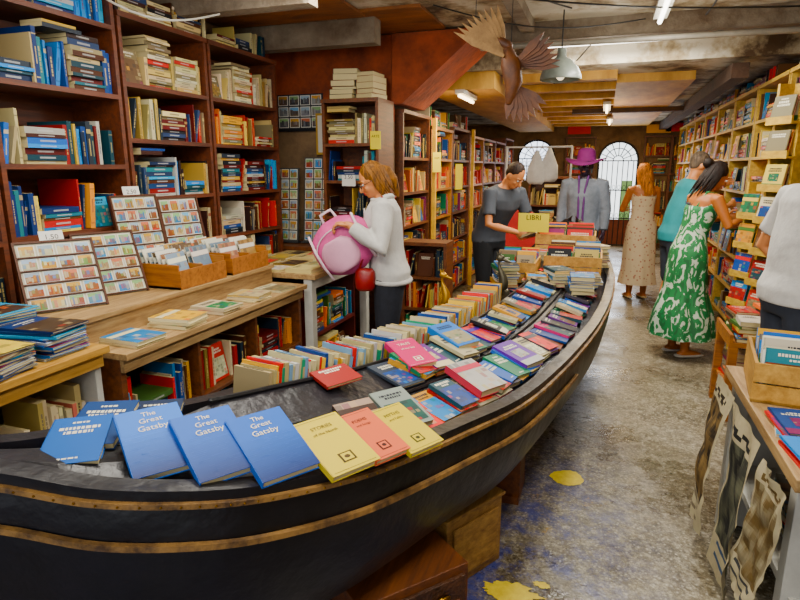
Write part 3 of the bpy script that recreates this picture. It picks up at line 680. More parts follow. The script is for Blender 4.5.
def lrack(name,x,y,w,h,n,pal):
    e=empty(name,(x,y,0)); F=Geo();B=Geo()
    M=Matrix.Translation((x,y,0))@Matrix.Rotation(math.radians(-62),4,'Z')
    for k in (-w/2,w/2-.02): F.box((k,-.01,0),(k+.02,.10,h),M=M); 
    F.box((-w/2,.10,.2),(w/2,.11,h),M=M)
    for i in range(n):
        z=.35+(h-.4)*i/n
        F.box((-w/2,-.06,z),(w/2,.10,z+.015),M=M); F.box((-w/2,-.07,z),(w/2,-.055,z+.05),M=M)
        for j in range(5):
            flat(B,M@Matrix.Translation((0+U(-.01,.01),-.045+.028*j,z+.018+(h-.4)/n*.38))@Matrix.Rotation(math.radians(80),4,'X'),w*.8,(h-.4)/n*.74,.01,jit(random.choice(pal)),random.choice(MIX))
    F.done('frame',WOODY,e);B.done('books',BOOK,e)
lrack('magazine_rack',1.12,4.62,.22,2.15,8,WARM+CREAM+['#c9342b'])
lrack('magazine_rack',1.08,4.98,.20,1.5,5,WARM+MIX)
e=empty('book_display_table',(1.05,4.2,0)); F=Geo();B=Geo()
F.box((.82,3.98,.50),(1.20,4.45,.53)); 
for (x,y) in ((.85,4.01),(.85,4.42),(1.17,4.42),(1.17,4.01)): F.box((x-.025,y-.025,0),(x+.025,y+.025,.5))
F.box((.82,3.98,.53),(.84,4.45,.58)); F.box((.84,4.0,.2),(1.18,4.42,.22)); F.done('table',WOODL,e)
for i in range(2):
    for j in range(2): stack(B,(.94+.17*j,4.1+.2*i,.531),random.randint(4,9),.14,.2,0,MIX)
for i in range(2): stack(B,(.95,4.1+.2*i,.221),random.randint(4,8),.14,.2,0,MIX)
B.done('books',BOOK,e)
e=empty('side_table',(.95,2.3,0)); F=Geo()
F.box((.57,1.75,.71),(1.5,2.78,.75),m=0); F.box((.62,1.8,.30),(1.45,2.7,.33),m=1)
for (x,y) in ((.63,1.85),(.63,2.72),(1.4,2.72),(1.4,1.85)): F.box((x-.03,y-.03,0),(x+.03,y+.03,.71),m=1)
F.box((.66,2.74,0),(1.4,2.75,.7),m=1); F.done('table',[WOODW,WHITEP],e,mods=[('bevel',.003)])
B=Geo()
for (x,y,z,n) in ((.78,1.93,.331,16),(1.02,1.95,.331,13),(.78,2.22,.331,9),(1.2,2.2,.331,10)): stack(B,(x,y,z),n,.19,.26,U(-8,8),BLUE+WHT+['#c9342b'],.008,.02)
for (x,y,n) in ((.68,2.12,3),(.86,2.13,6),(1.05,2.13,8),(.68,1.88,3),(.86,1.88,5)): stack(B,(x,y,.751),n,.16,.22,U(-10,10),['#2b7fc2','#d2cfc6','#e0ddd4','#1c3f7a','#8ab8d8','#c9342b'],.006,.012)
B.done('magazines',BOOK,e)
crate('wooden_book_crate',(.90,2.50,.752),.60,.40,.15,-8,pal=BLUE+WHT+['#c9342b','#e07b2a'],wood=WOODP)
def sheet(name,y0,y1,ztop,zbot,bulge,cols,seed):
    g=Geo(); NX,NZ=24,40; P=[]
    for j in range(NZ+1):
        t=j/NZ; rowp=[]
        for i in range(NX+1):
            s=i/NX; y=y0+(y1-y0)*s; z=ztop+(zbot-ztop)*t
            x=.550-bulge*math.sin(t*2.6)*(.5+.5*math.sin(s*2.4+seed))-.03*abs(noise.noise(V((s*3,t*4,seed))))-.05*t*t*abs(math.sin(seed+s*1.5))
            rowp.append(V((x,y+.03*math.sin(t*3+seed),z)))
        P.append(rowp)
    for j in range(NZ):
        for i in range(NX):
            q=noise.noise(V((i*.35,j*.3,seed*3))); s=i/NX;t=j/NZ
            if s<.05 or s>.94 or t<.03 or t>.97: c='#a89e84'
            elif t<.14: c=cols[0] if (i//2+j)%3 and .15<s<.85 and .06<t<.11 else '#a89e84'
            elif t<.78: a_=lin(cols[0]);b_=lin(cols[1]);k=max(0,min(1,.3+q*.9)); c=tuple(u*(1-k)+w*k for u,w in zip(a_,b_))
            else: c=cols[2] if (j%3==0 and .12<s<.85) else '#a89e84'
            g.poly([P[j][i],P[j+1][i],P[j+1][i+1],P[j][i+1]],jit(c,.06))
    return g.done(name,MATTE,smooth=True)
sheet('hanging_poster',2.42,2.76,.72,.12,.05,['#2a2218','#88704c','#6a6050'],1.1)
sheet('hanging_poster',2.02,2.40,.72,.05,.06,['#20201e','#6a6a58','#3a4a60'],2.6)
sheet('hanging_poster',1.76,2.0,.70,.25,.03,['#5a4a30','#989078','#3a3a3a'],4.2)

# ================================================================= lights & hanging things
def tube_light(name,p,L,axis,en,vis=True,warm='#fffaf0'):
    e=empty(name,p); G=Geo(); x,y,z=p
    d=V((L/2,0,0)) if axis=='x' else V((0,L/2,0)); q=V((0,.045,0)) if axis=='x' else V((.045,0,0))
    a=V(p)-d-q;b2=V(p)+d+q
    G.box((a.x,a.y,z+.02),(b2.x,b2.y,z+.055),m=0); G.tube([V(p)-d,V(p)+d],.016,n=10,m=1)
    G.done('fixture',[WHITEP,emit('tube_glow'+warm,warm,10)],e)
    l=bpy.data.lights.new('lamp','AREA'); l.shape='RECTANGLE'; l.size=L if axis=='x' else .15; l.size_y=.15 if axis=='x' else L
    l.energy=en; l.color=lin(warm); o=bpy.data.objects.new('lamp',l); o.parent=e; o.location=(0,0,-.03); bpy.context.collection.objects.link(o)
    l=bpy.data.lights.new('glow','POINT'); l.shadow_soft_size=.12; l.energy=en*.36; l.color=lin(warm); o=bpy.data.objects.new('glow',l); o.parent=e; o.location=(0,0,-.32); bpy.context.collection.objects.link(o)
tube_light('added_tube_lamp',(.29,4.35,2.60),.8,'y',46)
tube_light('added_tube_lamp',(-.05,5.45,2.62),1.3,'x',50)
tube_light('added_tube_lamp',(-.03,8.3,2.34),.9,'y',42,warm='#ffe6bc')
tube_light('added_tube_lamp',(.02,10.6,2.34),.9,'y',46,warm='#ffe6bc')
tube_light('added_tube_lamp',(-1.3,1.6,2.64),1.4,'x',50)  # out-of-view tube added to light the front of the shop
tube_light('added_tube_lamp',(.3,1.4,2.6),1.4,'y',42)  # unseen tube, added for more light over the near aisle
tube_light('added_tube_lamp',(-1.6,3.0,2.62),.9,'y',26)  # added tube above the frame, brightens the left side
tube_light('added_tube_lamp',(-1.35,5.95,2.27),.6,'y',18,warm='#ffe8c0')
e=empty('pendant_lamp',(-.36,4.7,2.24)); G=Geo(); rg=[]
for z,r in ((0,.15),(.03,.148),(.08,.125),(.13,.08),(.16,.035),(.22,.03)):
    rg.append([V((-.36+r*math.cos(a*math.pi/12),4.7+r*math.sin(a*math.pi/12),2.24+z)) for a in range(24)])
G.loft(rg,cap=False); rg2=[[V((-.36+(p.x+.36)*.96,4.7+(p.y-4.7)*.96,p.z-.003)) for p in r] for r in rg]; G.loft(rg2,cap=False)
G.done('shade',mat('enamel_grey','#80867e',.35),e,smooth=True); G=Geo(); G.ell((-.36,4.7,2.28),(.035,.035,.045)); G.done('bulb',emit('bulb','#fff0d0',2),e,smooth=True)
G=Geo(); G.tube([(-.36,4.7,2.44),(-.36,4.7,2.72)],.005,n=6); G.done('cord',mat('cable','#151515',.5),e)
def cat(a,b,sag,n=14): return [V(a).lerp(V(b),i/n)-Z*sag*math.sin(math.pi*i/n) for i in range(n+1)]
for a,b2,sg,r in (((-1.7,3.2,2.70),(1.3,4.9,2.66),.09,.006),((-.9,2.9,2.70),(-.3,4.55,2.69),.05,.006),((-1.2,4.2,2.7),(.2,4.9,2.66),.1,.005),((.55,3.2,2.7),(.6,4.90,2.66),.06,.007),((-.1,5.2,2.66),(-.55,6.4,2.44),.02,.006)):
    g=Geo(); g.tube(cat(a,b2,sg),r,n=6); g.done('hanging_cable',mat('cable','#151515',.5))
g=Geo(); g.tube(cat((-2.5,2.0,2.68),(-2.3,3.28,2.52),.2),.006,n=6); g.done('hanging_cable',WHITEP)
e=empty('hanging_wooden_bird',(-.56,3.4,2.17)); G=Geo(); c=V((-.53,3.4,2.13))
BW=mat('bird_wood','#7a4c2a',.55,scale=14,col2='#43260f'); BWL=mat('bird_wood_pale','#b89468',.6,scale=10,col2='#785a36')
G.tube([c+V((-.02,0,.10)),c+V((.0,0,.03)),c+V((.02,0,-.07)),c+V((.0,0,-.17))],[.03,.055,.05,.02],n=12,hint=(0,1,0))
G.tube([c+V((-.02,0,.12)),c+V((-.10,0,.17)),c+V((-.15,0,.15))],[.03,.024,.006],n=10)
G.done('body',BW,e,smooth=True); G=Geo()
def slat(a,b,w,m=0):
    a=V(a);b=V(b); d=(b-a).normalized(); s_=d.cross(V((0,1,0))).normalized()*w
    P=[a-s_*.35,a+s_*.35,a.lerp(b,.6)+s_,b,a.lerp(b,.6)-s_]
    y=V((0,.006,0)); G.poly([p-y for p in P],m=m); G.poly([p+y for p in reversed(P)],m=m)
    for i in range(5): G.poly([P[i]-y,P[(i+1)%5]-y,P[(i+1)%5]+y,P[i]+y],m=m)
for i in range(9):
    a=math.radians(104+i*6); slat(c+V((-.03,-.02*i*.3,.06)),c+V((math.cos(a)*.34,-.012*i,.06+math.sin(a)*.28)),.022,0)
for i in range(7):
    a=math.radians(48-i*9); slat(c+V((.03,.01*i,.03)),c+V((math.cos(a)*.26,.01*i,.03+math.sin(a)*.2)),.024,1)
for i in range(7):
    a=math.radians(-110+i*13); slat(c+V((.02,.01*i,-.08)),c+V((.05+math.cos(a)*.18,.01*i,-.08+math.sin(a)*.2)),.026,1)
G.done('wings',[BWL,BW],e); G=Geo(); G.tube([c+V((0,0,.1)),(c.x,c.y,2.71)],.002,n=4); G.tube([c+V((-.2,0,.15)),(c.x-.2,c.y,2.71)],.002,n=4); G.done('wires',mat('cable','#151515',.5),e)

# ================================================================= people
SKIN=mat('skin','#cf9068',.5,var=.06,scale=5); SKIN2=mat('skin_tan','#b07048',.5,var=.06,scale=5)
def sk(c): return SKIN if c==0 else SKIN2
def human(name,loc,yaw,H=1.68,lean=0,head=(0,10),skin=0,fem=True,arms=None,legs=((-.09,.0),(.09,.0)),hairc='#3a2418',hair='short',top=None,bottom=None,dress=None,shoes='#2a2a2a',sleeve=.5,shirt_len=.9,build=1.0,curl=.5,hairlen=.2):
    e=empty(name,V(loc)); s=H/1.7
    M=Matrix.Translation(loc)@Matrix.Rotation(math.radians(yaw),4,'Z')@Matrix.Scale(s,4)
    la=math.radians(lean)
    def bend(p):
        p=V(p); k=max(0,min(1,(p.z-.92)/.3)); a=la*(k*.6+.4*(1 if p.z>.92 else 0)) if p.z>.92 else 0
        d=p-V((0,0,.92)); return V((d.x,d.y*math.cos(a)+d.z*math.sin(a),.92+d.z*math.cos(a)-d.y*math.sin(a)))
    sh=(.155 if fem else .185)*build
    TR=[(.80,0,.14,.09),(.86,-.005,.165,.11),(.93,-.01,.168 if fem else .16,.115),(1.0,0,.145 if fem else .15,.10),(1.08,.0,.122 if fem else .150,.09 if fem else .105),(1.17,.0,.13 if fem else .16,.095 if fem else .108),(1.27,.01,.142 if fem else .17,.112 if fem else .11),(1.35,.0,.15 if fem else .18,.10),(1.40,-.005,.135 if fem else .165,.075),(1.435,-.01,.08,.055),(1.46,-.01,.052,.05),(1.52,-.0,.05,.05)]
    def torso(G,z0,z1,off,closebot=True):
        rg=[]
        L=[t for t in TR if z0-1e-6<=t[0]<=z1+1e-6]
        for z,cy,rx,ry in L:
            rx=(rx if z>1.44 else rx*build)+off; ry=(ry if z>1.44 else ry*build)+off
            rg.append([M@bend((rx*math.cos(a*math.pi/12)*(1),cy+ry*math.sin(a*math.pi/12),z)) for a in range(24)])
        G.loft(rg)
    def leg(G,off,z_end=0,foot=True):
        for k,(x,y) in enumerate(legs):
            hip=V((.085*(1 if k else -1),0,.88)); an=V((x,y,.08)); kn=hip.lerp(an,.5)+V((0,.025,0))
            pts=[hip,hip.lerp(kn,.5),kn,kn.lerp(an,.35)+V((0,-.012,0)),an]; rad=[.088,.076,.055,.056,.036]
            rad=[(r*build)+off for r in rad]
            if z_end>0:
                P2=[];R2=[]
                for p,r in zip(pts,rad):
                    if p.z>=z_end-.01: P2.append(p);R2.append(r)
                a=P2[-1]; nxt=pts[len(P2)] if len(P2)<len(pts) else None
                if nxt is not None and a.z-z_end>.02: t=(a.z-z_end)/(a.z-nxt.z); P2.append(a.lerp(nxt,t)); R2.append(rad[len(P2)-2]*(1-t)+rad[len(P2)-1]*t+.01)
                pts,rad=P2,R2
            G.tube(pts,rad,M=M,n=14)
            if foot: G.tube([an+V((0,-.035,-.045)),an+V((0,.03,-.04)),an+V((0,.10,-.055)),an+V((0,.15,-.06))],[.034,.036,.034,.02],M=M,n=12)
    B=Geo(); torso(B,.8,1.52,0); leg(B,0)
    AR={}
    for k,sd in ((0,-1),(1,1)):
        S=bend((sh*sd,0,1.385)); a=(arms or {}).get('L' if k==0 else 'R',None)
        if a is None: E=S+V((.05*sd,-.02,-.28)); W=E+V((.0,.06,-.24)); f=V((0,.15,-1)).normalized(); nrm=V((-sd,0,0))
        else: E=V(a[0]);W=V(a[1]); f=V(a[2]).normalized() if len(a)>2 else (W-E).normalized(); nrm=V(a[3]) if len(a)>3 else V((-sd,0,0))
        AR[k]=(S,E,W)
        B.tube([S+V((-.03*sd,0,.0)),S,S.lerp(E,.5),E,E.lerp(W,.3),W,W+f*.02],[.045,.05,.043,.036,.037,.025,.025],M=M,n=12)
        Hn=Geo(); nrm=(nrm-f*nrm.dot(f)).normalized(); sdv=f.cross(nrm)
        MM=M@fr(W,sdv,f,nrm)
        Hn.ell((0,.045,0),(.04,.055,.017),M=MM,n=12,k=8)
        for q,(ox,ln) in enumerate(((-.03,.062),(-.010,.074),(.010,.072),(.029,.056))):
            p=V((ox,.075,0)); d=V((ox*.6,1,0)).normalized(); pts=[p]; an=0
            for w_ in (.42,.33,.25):
                an+=curl*(.9+.15*q*.3); p=p+V((d.x,d.y*math.cos(an),math.sin(an)))*ln*w_*1.15; pts.append(p)
            Hn.tube(pts,[.0095,.009,.008,.0068],M=MM,n=8)
        Hn.tube([V((-.028,.02,.0)),V((-.055,.045,.012)),V((-.058,.075,.025))],[.012,.0105,.008],M=MM,n=8)
        Hn.done('hand_'+'LR'[k],sk(skin),e,smooth=True)
    C=bend((0,.0,1.47)); hb=Matrix.Translation(C)@Matrix.Rotation(math.radians(head[0]),4,'Z')@Matrix.Rotation(-math.radians(head[1]+lean*.7),4,'X')
    HM=M@hb
    B.tube([M@bend((0,-.01,1.42)),HM@V((0,-.012,.07))],[.052*s,.047*s],n=14)
    B.ell((0,-.002,.125),(.073,.09,.10),M=HM); B.ell((0,.03,.07),(.058,.062,.072),M=HM); B.ell((0,.055,.028),(.032 if fem else .040,.035,.026),M=HM)
    B.tube([(0,.088,.115),(0,.108,.085),(0,.112,.075)],[.008,.012,.013],M=HM,n=8); B.ell((0,.086,.048),(.022,.012,.012),M=HM,n=10,k=6)
    for sd in (-1,1): B.ell((.074*sd,-.0,.095),(.010,.02,.03),M=HM,n=10,k=6); B.ell((.035*sd,.068,.078),(.02,.02,.02),M=HM,n=10,k=6); B.ell((.03*sd,.078,.127),(.025,.014,.008),M=HM,n=10,k=6)
    B.done('body',sk(skin),e,mods=[('remesh',.0075),('smooth',3)])
    Fc=Geo()
    for sd in (-1,1):
        Fc.ell((.031*sd,.083,.110),(.0135,.010,.008),(.8,.8,.78),M=HM,n=10,k=6); Fc.ell((.031*sd,.0915,.110),(.006,.003,.006),(.05,.03,.02),M=HM,n=8,k=6)
        Fc.tube([(.016*sd,.093,.130),(.032*sd,.092,.134),(.048*sd,.080,.130)],.0035,hairc,M=HM,n=6)
    Fc.ell((0,.0965,.052),(.021,.006,.0045),'#a84a48' if fem else '#9a6450',M=HM,n=10,k=6); Fc.ell((0,.0955,.044),(.017,.006,.005),'#b85a55' if fem else '#a46c58',M=HM,n=10,k=6)
    Fc.done('face_details',MATTE,e,smooth=True)
    Hr=Geo()
    if hair=='short': Hr.ell((0,-.014,.146),(.077,.090,.086),M=HM); Hr.ell((0,-.036,.115),(.071,.060,.07),M=HM)
    else: Hr.ell((0,-.014,.14),(.081,.093,.094),M=HM); Hr.ell((0,-.04,.10),(.076,.066,.085),M=HM)
    HMt=mat('hair_'+hairc,hairc,.6,scale=60,stretch=(1,1,.2),var=.45,bump=.3,bscale=80,spec=.25)
    if hair=='bun': Hr.ell((0,-.115,.17),(.045,.042,.045),M=HM); 
    if hair=='pony':
        Hr.tube([(0,-.085,.15),(.01,-.12,.12),(.0,-.125,.05),(.01,-.11,-.03),(.0,-.10,-.08)],[.025,.03,.032,.026,.008],M=HM)
    Hr.done('hair',HMt,e,mods=[('remesh',.008),('smooth',2)])
    if hair in('long','bun','pony'):
        L=Geo()
        for i in range(80):
            a=math.radians(U(-125,125)) if hair=='long' else math.radians(U(-105,105)); ln=hairlen*U(.8,1.05) if hair=='long' else U(.0,.03)
            if hair=='pony': ln=U(.0,.07)
            if hair=='bun' and i%3==0: ln=U(.08,.2)
            dx=math.sin(a);dy=-math.cos(a); p=[(dx*.04,dy*.05,.224),(dx*.078,dy*.088-.01,.155),(dx*.082,dy*.09-.01,.07),(dx*.080,dy*.09-.015,.06-ln*.5),(dx*.07+U(-.01,.01),dy*.085-.02,.05-ln)]
            L.tube(p,[.006,.010,.011,.009,.003],M=HM,n=6)
        L.done('hair_locks',HMt,e,smooth=True)
    if top:
        G=Geo(); torso(G,.86 if shirt_len<.95 else 1.0,1.435,.020)
        for k in (0,1):
            S,E,W=AR[k]; sd=-1 if k==0 else 1
            pts=[S+V((-.05*sd,0,.0)),S,S.lerp(E,.5)]; rad=[.062,.068,.062]
            if sleeve>.5: pts+=[E,E.lerp(W,.5),E.lerp(W,.9)]; rad+=[.056,.05,.042]
            else: pts+=[S.lerp(E,.72)]; rad+=[.066]
            rad=[r*(1 if sleeve<=.5 else 1.1) for r in rad]
            G.tube(pts,rad,M=M,n=14,round_=False)
        G.done('shirt',top,e,mods=[('remesh',.011),('smooth',3)])
    if bottom:
        mt,zend=bottom; G=Geo(); torso(G,.80,1.0,.012); leg(G,.014,z_end=zend,foot=False); G.done('trousers',mt,e,mods=[('remesh',.011),('smooth',2)])
    if dress:
        mt,z0,z1,hem,wv=dress; G=Geo(); rg=[]; n=72
        prof=[(1.36,.152,.105),(1.27,.150,.122),(1.17,.138,.104),(1.08,.134,.10),(1.0,.155,.115),(.93,.182,.13),(.8,.19,.145),(.6,.20,.16),(.4,hem*.85,hem*.75),(.2,hem,hem*.85),(.05,hem*1.1,hem*.95)]
        prof=[p for p in prof if z1-.001<=p[0]<=z0+.001]
        fine=[]
        for (a,b_) in zip(prof,prof[1:]):
            for t in (0,.34,.67): fine.append(tuple(a[i]*(1-t)+b_[i]*t for i in range(3)))
        fine.append(prof[-1])
        for z,rx,ry in fine:
            k=max(0,min(1,(1.0-z)/.6)); row_=[]
            for i in range(n):
                a=2*math.pi*i/n; f=1+k*wv*(math.sin(a*7+.8*math.sin(z*4))*.6+math.sin(a*12+2+z*3)*.4)
                zz=z-(.09 if (z>1.3 and math.sin(a)<0) else 0)*max(0,-math.sin(a))
                row_.append(M@bend((rx*f*math.cos(a),ry*f*math.sin(a),zz)))
            rg.append(row_)
        G.loft(rg,cap=False)
        for sd in (-1,1):
            G.tube([bend((.07*sd,.10,1.33)),bend((.085*sd,.05,1.43)),bend((.08*sd,-.05,1.43)),bend((.06*sd,-.10,1.28))],.008,M=M,n=6)
        G.done('dress',mt,e,smooth=True)
    G=Geo()
    for k,(x,y) in enumerate(legs):
        an=V((x,y,.08)); G.tube([an+V((0,-.05,-.055)),an+V((0,.03,-.058)),an+V((0,.10,-.060)),an+V((0,.16,-.062))],[.040,.042,.044,.028],M=M@Matrix.Translation((0,0,0)),n=12,flat=.42)
    G.done('shoes',mat('shoe_'+shoes,shoes,.5),e,smooth=True)
    return e,M,HM,bend
WHITEC=mat('white_cotton','#dcdad4',.85,col2='#bcbab6',scale=6,bump=.7,bscale=8); JEANS=mat('dark_jeans','#1c1f28',.8,var=.2,scale=30)
e,M,HM,bd=human('woman_with_bag',(-1.36,3.72,0),112,H=1.66,lean=6,head=(8,24),hairc='#80582f',hair='pony',top=WHITEC,bottom=(JEANS,.1),shoes='#dddddd',sleeve=1,build=1.08,
  arms={'L':((-.26,.06,1.12),(-.17,.27,1.27),(.2,.9,.1),(0,-.2,-1)),'R':((.25,.08,1.12),(.14,.30,1.10),(-.2,.8,.0),(0,0,1))},curl=.7)
G=Geo(); G.tube([bd((.085*math.cos(a),-.01+.068*math.sin(a),1.44+.012*math.sin(a*2))) for a in [2*math.pi*k/16 for k in range(17)]],.018,M=M,n=8); G.tube([bd((.0,.122,1.38)),bd((0,.135,1.25)),bd((0,.125,1.1)),bd((0,.14,.9))],.006,M=M,n=6)
G.tube([bd((.19*math.cos(a),-.01+.14*math.sin(a),.87)) for a in [2*math.pi*k/20 for k in range(21)]],.018,M=M,n=8); G.done('jacket_trim',WHITEC,e,smooth=True)
G=Geo()
for sd in (-1,1): G.tube([(.031*sd+.022*math.cos(a),.102,.108+.018*math.sin(a)) for a in [2*math.pi*k/14 for k in range(15)]],.0022,M=HM,n=5); G.tube([(.053*sd,.10,.112),(.078*sd,.02,.112)],.002,M=HM,n=5)
G.done('glasses',mat('black_plastic','#151515',.3),e,smooth=True)
pink=mat('pink_nylon','#d06496',.55,var=.12,bump=.5,bscale=12); pink2=mat('pink_pale','#dca8bc',.5,var=.05)
eb=empty('pink_backpack',M@V((0,.30,1.0))); G=Geo(); c=M@V((-.05,.31,1.12)); BM=Matrix.Translation(c)@Matrix.Rotation(math.radians(14),4,'Z')@Matrix.Rotation(math.radians(-30),4,'Y')
rg=[]
for i in range(21):
    t=-1+i/10; w=.215*(1-abs(t)**3.2*.75); d=.10*(1-abs(t)**4*.8)
    rg.append([BM@V((w*math.copysign(abs(math.cos(a))**.7,math.cos(a)),d*math.copysign(abs(math.sin(a))**.7,math.sin(a)),t*.195)) for a in [2*math.pi*k/28 for k in range(28)]])
G.loft(rg,m=0)
G.done('body',pink,eb,smooth=True); G=Geo()
rg=[]
for i in range(13):
    t=-1+i/6; w=.13*(1-abs(t)**3*.5); rg.append([BM@V((w*math.cos(a)-.03,-.085+.045*math.sin(a),t*.11-.04)) for a in [2*math.pi*k/20 for k in range(20)]])
G.loft(rg); G.done('pocket',pink2,eb,smooth=True); G=Geo()
for xx in (-.17,.16):
    G.tube([BM@V((xx,-.06,.16)),BM@V((xx,-.112,.05)),BM@V((xx,-.112,-.06)),BM@V((xx,-.06,-.16))],.009,n=8)
G.tube([BM@V((.18*math.cos(a),-.105+.02*abs(math.cos(a)),.13*math.sin(a))) for a in [math.pi*k/14 for k in range(15)]],.005,n=6)
G.tube([BM@V((-.05,0,.185)),BM@V((-.04,0,.25)),BM@V((.04,0,.25)),BM@V((.05,0,.185))],.01,n=8)
G.done('straps',mat('strap_pale','#e6d0d8',.5),eb,smooth=True)
er=empty('red_shoulder_bag',M@V((-.12,.18,.85))); G=Geo(); c=M@V((-.14,.17,.90)); BM=Matrix.Translation(c)@Matrix.Rotation(math.radians(15),4,'Z')
rg=[]
for z,w,d in ((-.08,.05,.03),(-.06,.065,.04),(.0,.07,.045),(.05,.065,.035),(.07,.05,.02)): rg.append([BM@V((w*math.cos(a),d*math.sin(a),z)) for a in [2*math.pi*k/20 for k in range(20)]])
G.loft(rg); G.tube([BM@V((-.04,0,.06)),M@V((-.15,.13,1.2)),M@V((-.1,.05,1.45)),M@V((.1,-.05,1.44))],.008,n=6); G.done('bag',mat('red_leather','#8a141c',.4),er,smooth=True)
m,nt,b=_base('leaf_print'); tc=nt.nodes.new('ShaderNodeTexCoord'); mp=nt.nodes.new('ShaderNodeMapping'); mp.inputs['Scale'].default_value=(1,1,.55); nt.links.new(tc.outputs['Object'],mp.inputs[0])
n1=nt.nodes.new('ShaderNodeTexNoise'); n1.inputs['Scale'].default_value=11; n1.inputs['Detail'].default_value=2; n1.inputs['Distortion'].default_value=2.4; nt.links.new(mp.outputs[0],n1.inputs['Vector'])
r=nt.nodes.new('ShaderNodeValToRGB'); r.color_ramp.interpolation='CONSTANT'; r.color_ramp.elements[0].color=(*lin('#075c36'),1); r.color_ramp.elements[1].position=.56; r.color_ramp.elements[1].color=(*lin('#c4cebc'),1)
x=r.color_ramp.elements.new(.42); x.color=(*lin('#0b7444'),1); nt.links.new(n1.outputs['Fac'],r.inputs[0]); nt.links.new(r.outputs[0],b.inputs['Base Color']); b.inputs['Roughness'].default_value=.7; LEAF=m
e,M,HM,bd=human('woman_in_green_dress',(.72,5.4,0),-62,H=1.68,lean=12,head=(-14,20),skin=1,hairc='#1e120c',hair='bun',dress=(LEAF,1.36,.2,.30,.07),shoes='#c6c2ba',
  arms={'L':((-.24,.16,1.16),(-.10,.40,1.20)),'R':((.24,.16,1.16),(.10,.40,1.20))},curl=.5)
g=Geo(); flat(g,M@Matrix.Translation((0,.50,1.20))@Matrix.Rotation(math.radians(30),4,'X'),.20,.16,.015,'#c8c2b0','#5a8fb8'); g.done('open_book',BOOK)
G=Geo()
for k in range(9): G.tube([bd((-.10+.012*k,-.094-.001*k,1.335-.006*k)),bd((-.085+.012*k,-.094,1.31+.004*k))],.004,M=M,n=5)
G.done('shoulder_tattoo',mat('ink','#2a2a3a',.6),e)
TEAL=mat('teal_cotton','#2a8a90',.8,var=.08); KH=mat('shorts_dark','#2a2f3a',.8)
human('man_in_teal_shirt',(.70,6.35,0),-75,H=1.78,lean=14,head=(0,8),fem=False,skin=0,hairc='#6a5c4e',hair='short',top=TEAL,bottom=(KH,.5),shoes='#555555',
  arms={'L':((-.28,.28,1.30),(-.16,.44,1.38)),'R':((.27,.2,1.15),(.15,.40,1.2))})
m,nt,b=_base('floral_print'); tc=nt.nodes.new('ShaderNodeTexCoord'); n1=nt.nodes.new('ShaderNodeTexVoronoi'); n1.inputs['Scale'].default_value=24; nt.links.new(tc.outputs['Object'],n1.inputs['Vector'])
r=nt.nodes.new('ShaderNodeValToRGB'); r.color_ramp.elements[0].position=.15; r.color_ramp.elements[0].color=(*lin('#a86858'),1); r.color_ramp.elements[1].position=.34; r.color_ramp.elements[1].color=(*lin('#d8c4a4'),1)
nt.links.new(n1.outputs['Distance'],r.inputs[0]); nt.links.new(r.outputs[0],b.inputs['Base Color']); b.inputs['Roughness'].default_value=.8; FLOR=m
human('woman_in_floral_dress',(.48,7.74,0),18,H=1.66,lean=3,head=(20,8),skin=1,hairc='#d08a2c',hair='long',hairlen=.22,dress=(FLOR,1.36,.2,.24,.05),shoes='#c0a880',
  arms={'L':((-.22,.12,1.12),(-.12,.34,1.12)),'R':((.22,.12,1.12),(.10,.34,1.10))})
GREY=mat('grey_cotton','#43474e',.8,var=.1); SH2=mat('shorts_black','#17181c',.8)
e,M,HM,bd=human('man_in_grey_shirt',(-1.05,5.80,0),-125,H=1.74,lean=24,head=(6,26),fem=False,skin=0,hairc='#2e2018',hair='short',top=GREY,bottom=(SH2,.48),shoes='#777777',build=1.06,
  arms={'L':((-.27,.26,1.06),(-.10,.46,1.00)),'R':((.27,.26,1.06),(.12,.46,1.00))})
g=Geo(); flat(g,M@Matrix.Translation((0,.58,.98))@Matrix.Rotation(math.radians(20),4,'X'),.2,.18,.02,'#c8c2b0','#5a8fb8'); g.done('open_book',BOOK)
human('man_in_white_shirt',(1.00,3.50,0),-70,H=1.80,lean=6,head=(0,15),fem=False,skin=0,hairc='#4a3424',hair='short',top=WHITEC,bottom=(KH,.48),build=1.12,shoes='#444444',
  arms={'L':((-.34,.02,1.10),(-.24,.16,.96),(.1,.3,-1)),'R':((.30,.0,1.08),(.24,.12,.92),(-.1,.3,-1))})
DK=mat('mannequin_dark','#2a1c2e',.5)
SKIN_=SKIN; SKIN=DK
GB=mat('grey_linen','#7c828c',.8,var=.15,bump=.6,bscale=9)
e,M,HM,bd=human('mannequin_with_hat',(-.20,7.0,0),170,H=1.76,lean=0,head=(0,5),fem=False,skin=0,hairc='#1a1018',hair='short',top=GB,bottom=(KH,.1),sleeve=1,shoes='#333333')
SKIN=SKIN_
G=Geo(); rg=[]
for z,r in ((.150,.215),(.156,.218),(.166,.10),(.20,.098),(.26,.088),(.285,.06),(.29,.01)): rg.append([HM@V((r*math.cos(a),-.01+r*math.sin(a),z+ (.03*math.cos(2*a) if r>.2 else 0))) for a in [2*math.pi*k/28 for k in range(28)]])
G.loft(rg); G.done('hat',mat('purple_felt','#7c1e6a',.8),e,smooth=True)
G=Geo()
for sd in (-1,1): G.tube([bd((.05*sd,.085,1.46)),bd((.03*sd,.13,1.3)),bd((.025*sd,.13,1.05)),bd((.03*sd,.14,.88))],.012,M=M,n=6,flat=.5)
G.done('scarf',mat('scarf_purple','#5a2a6a',.7),e,smooth=True)
cx=-.90; e=empty('red_armchair',(cx,6.7,0)); G=Geo()
def rb(lo,hi): G.box(lo,hi)
rb((cx-.30,6.45,.2),(cx+.30,7.0,.5)); rb((cx-.40,6.4,.2),(cx-.28,7.0,.7)); rb((cx+.28,6.4,.2),(cx+.40,7.0,.7)); 
rg=[]
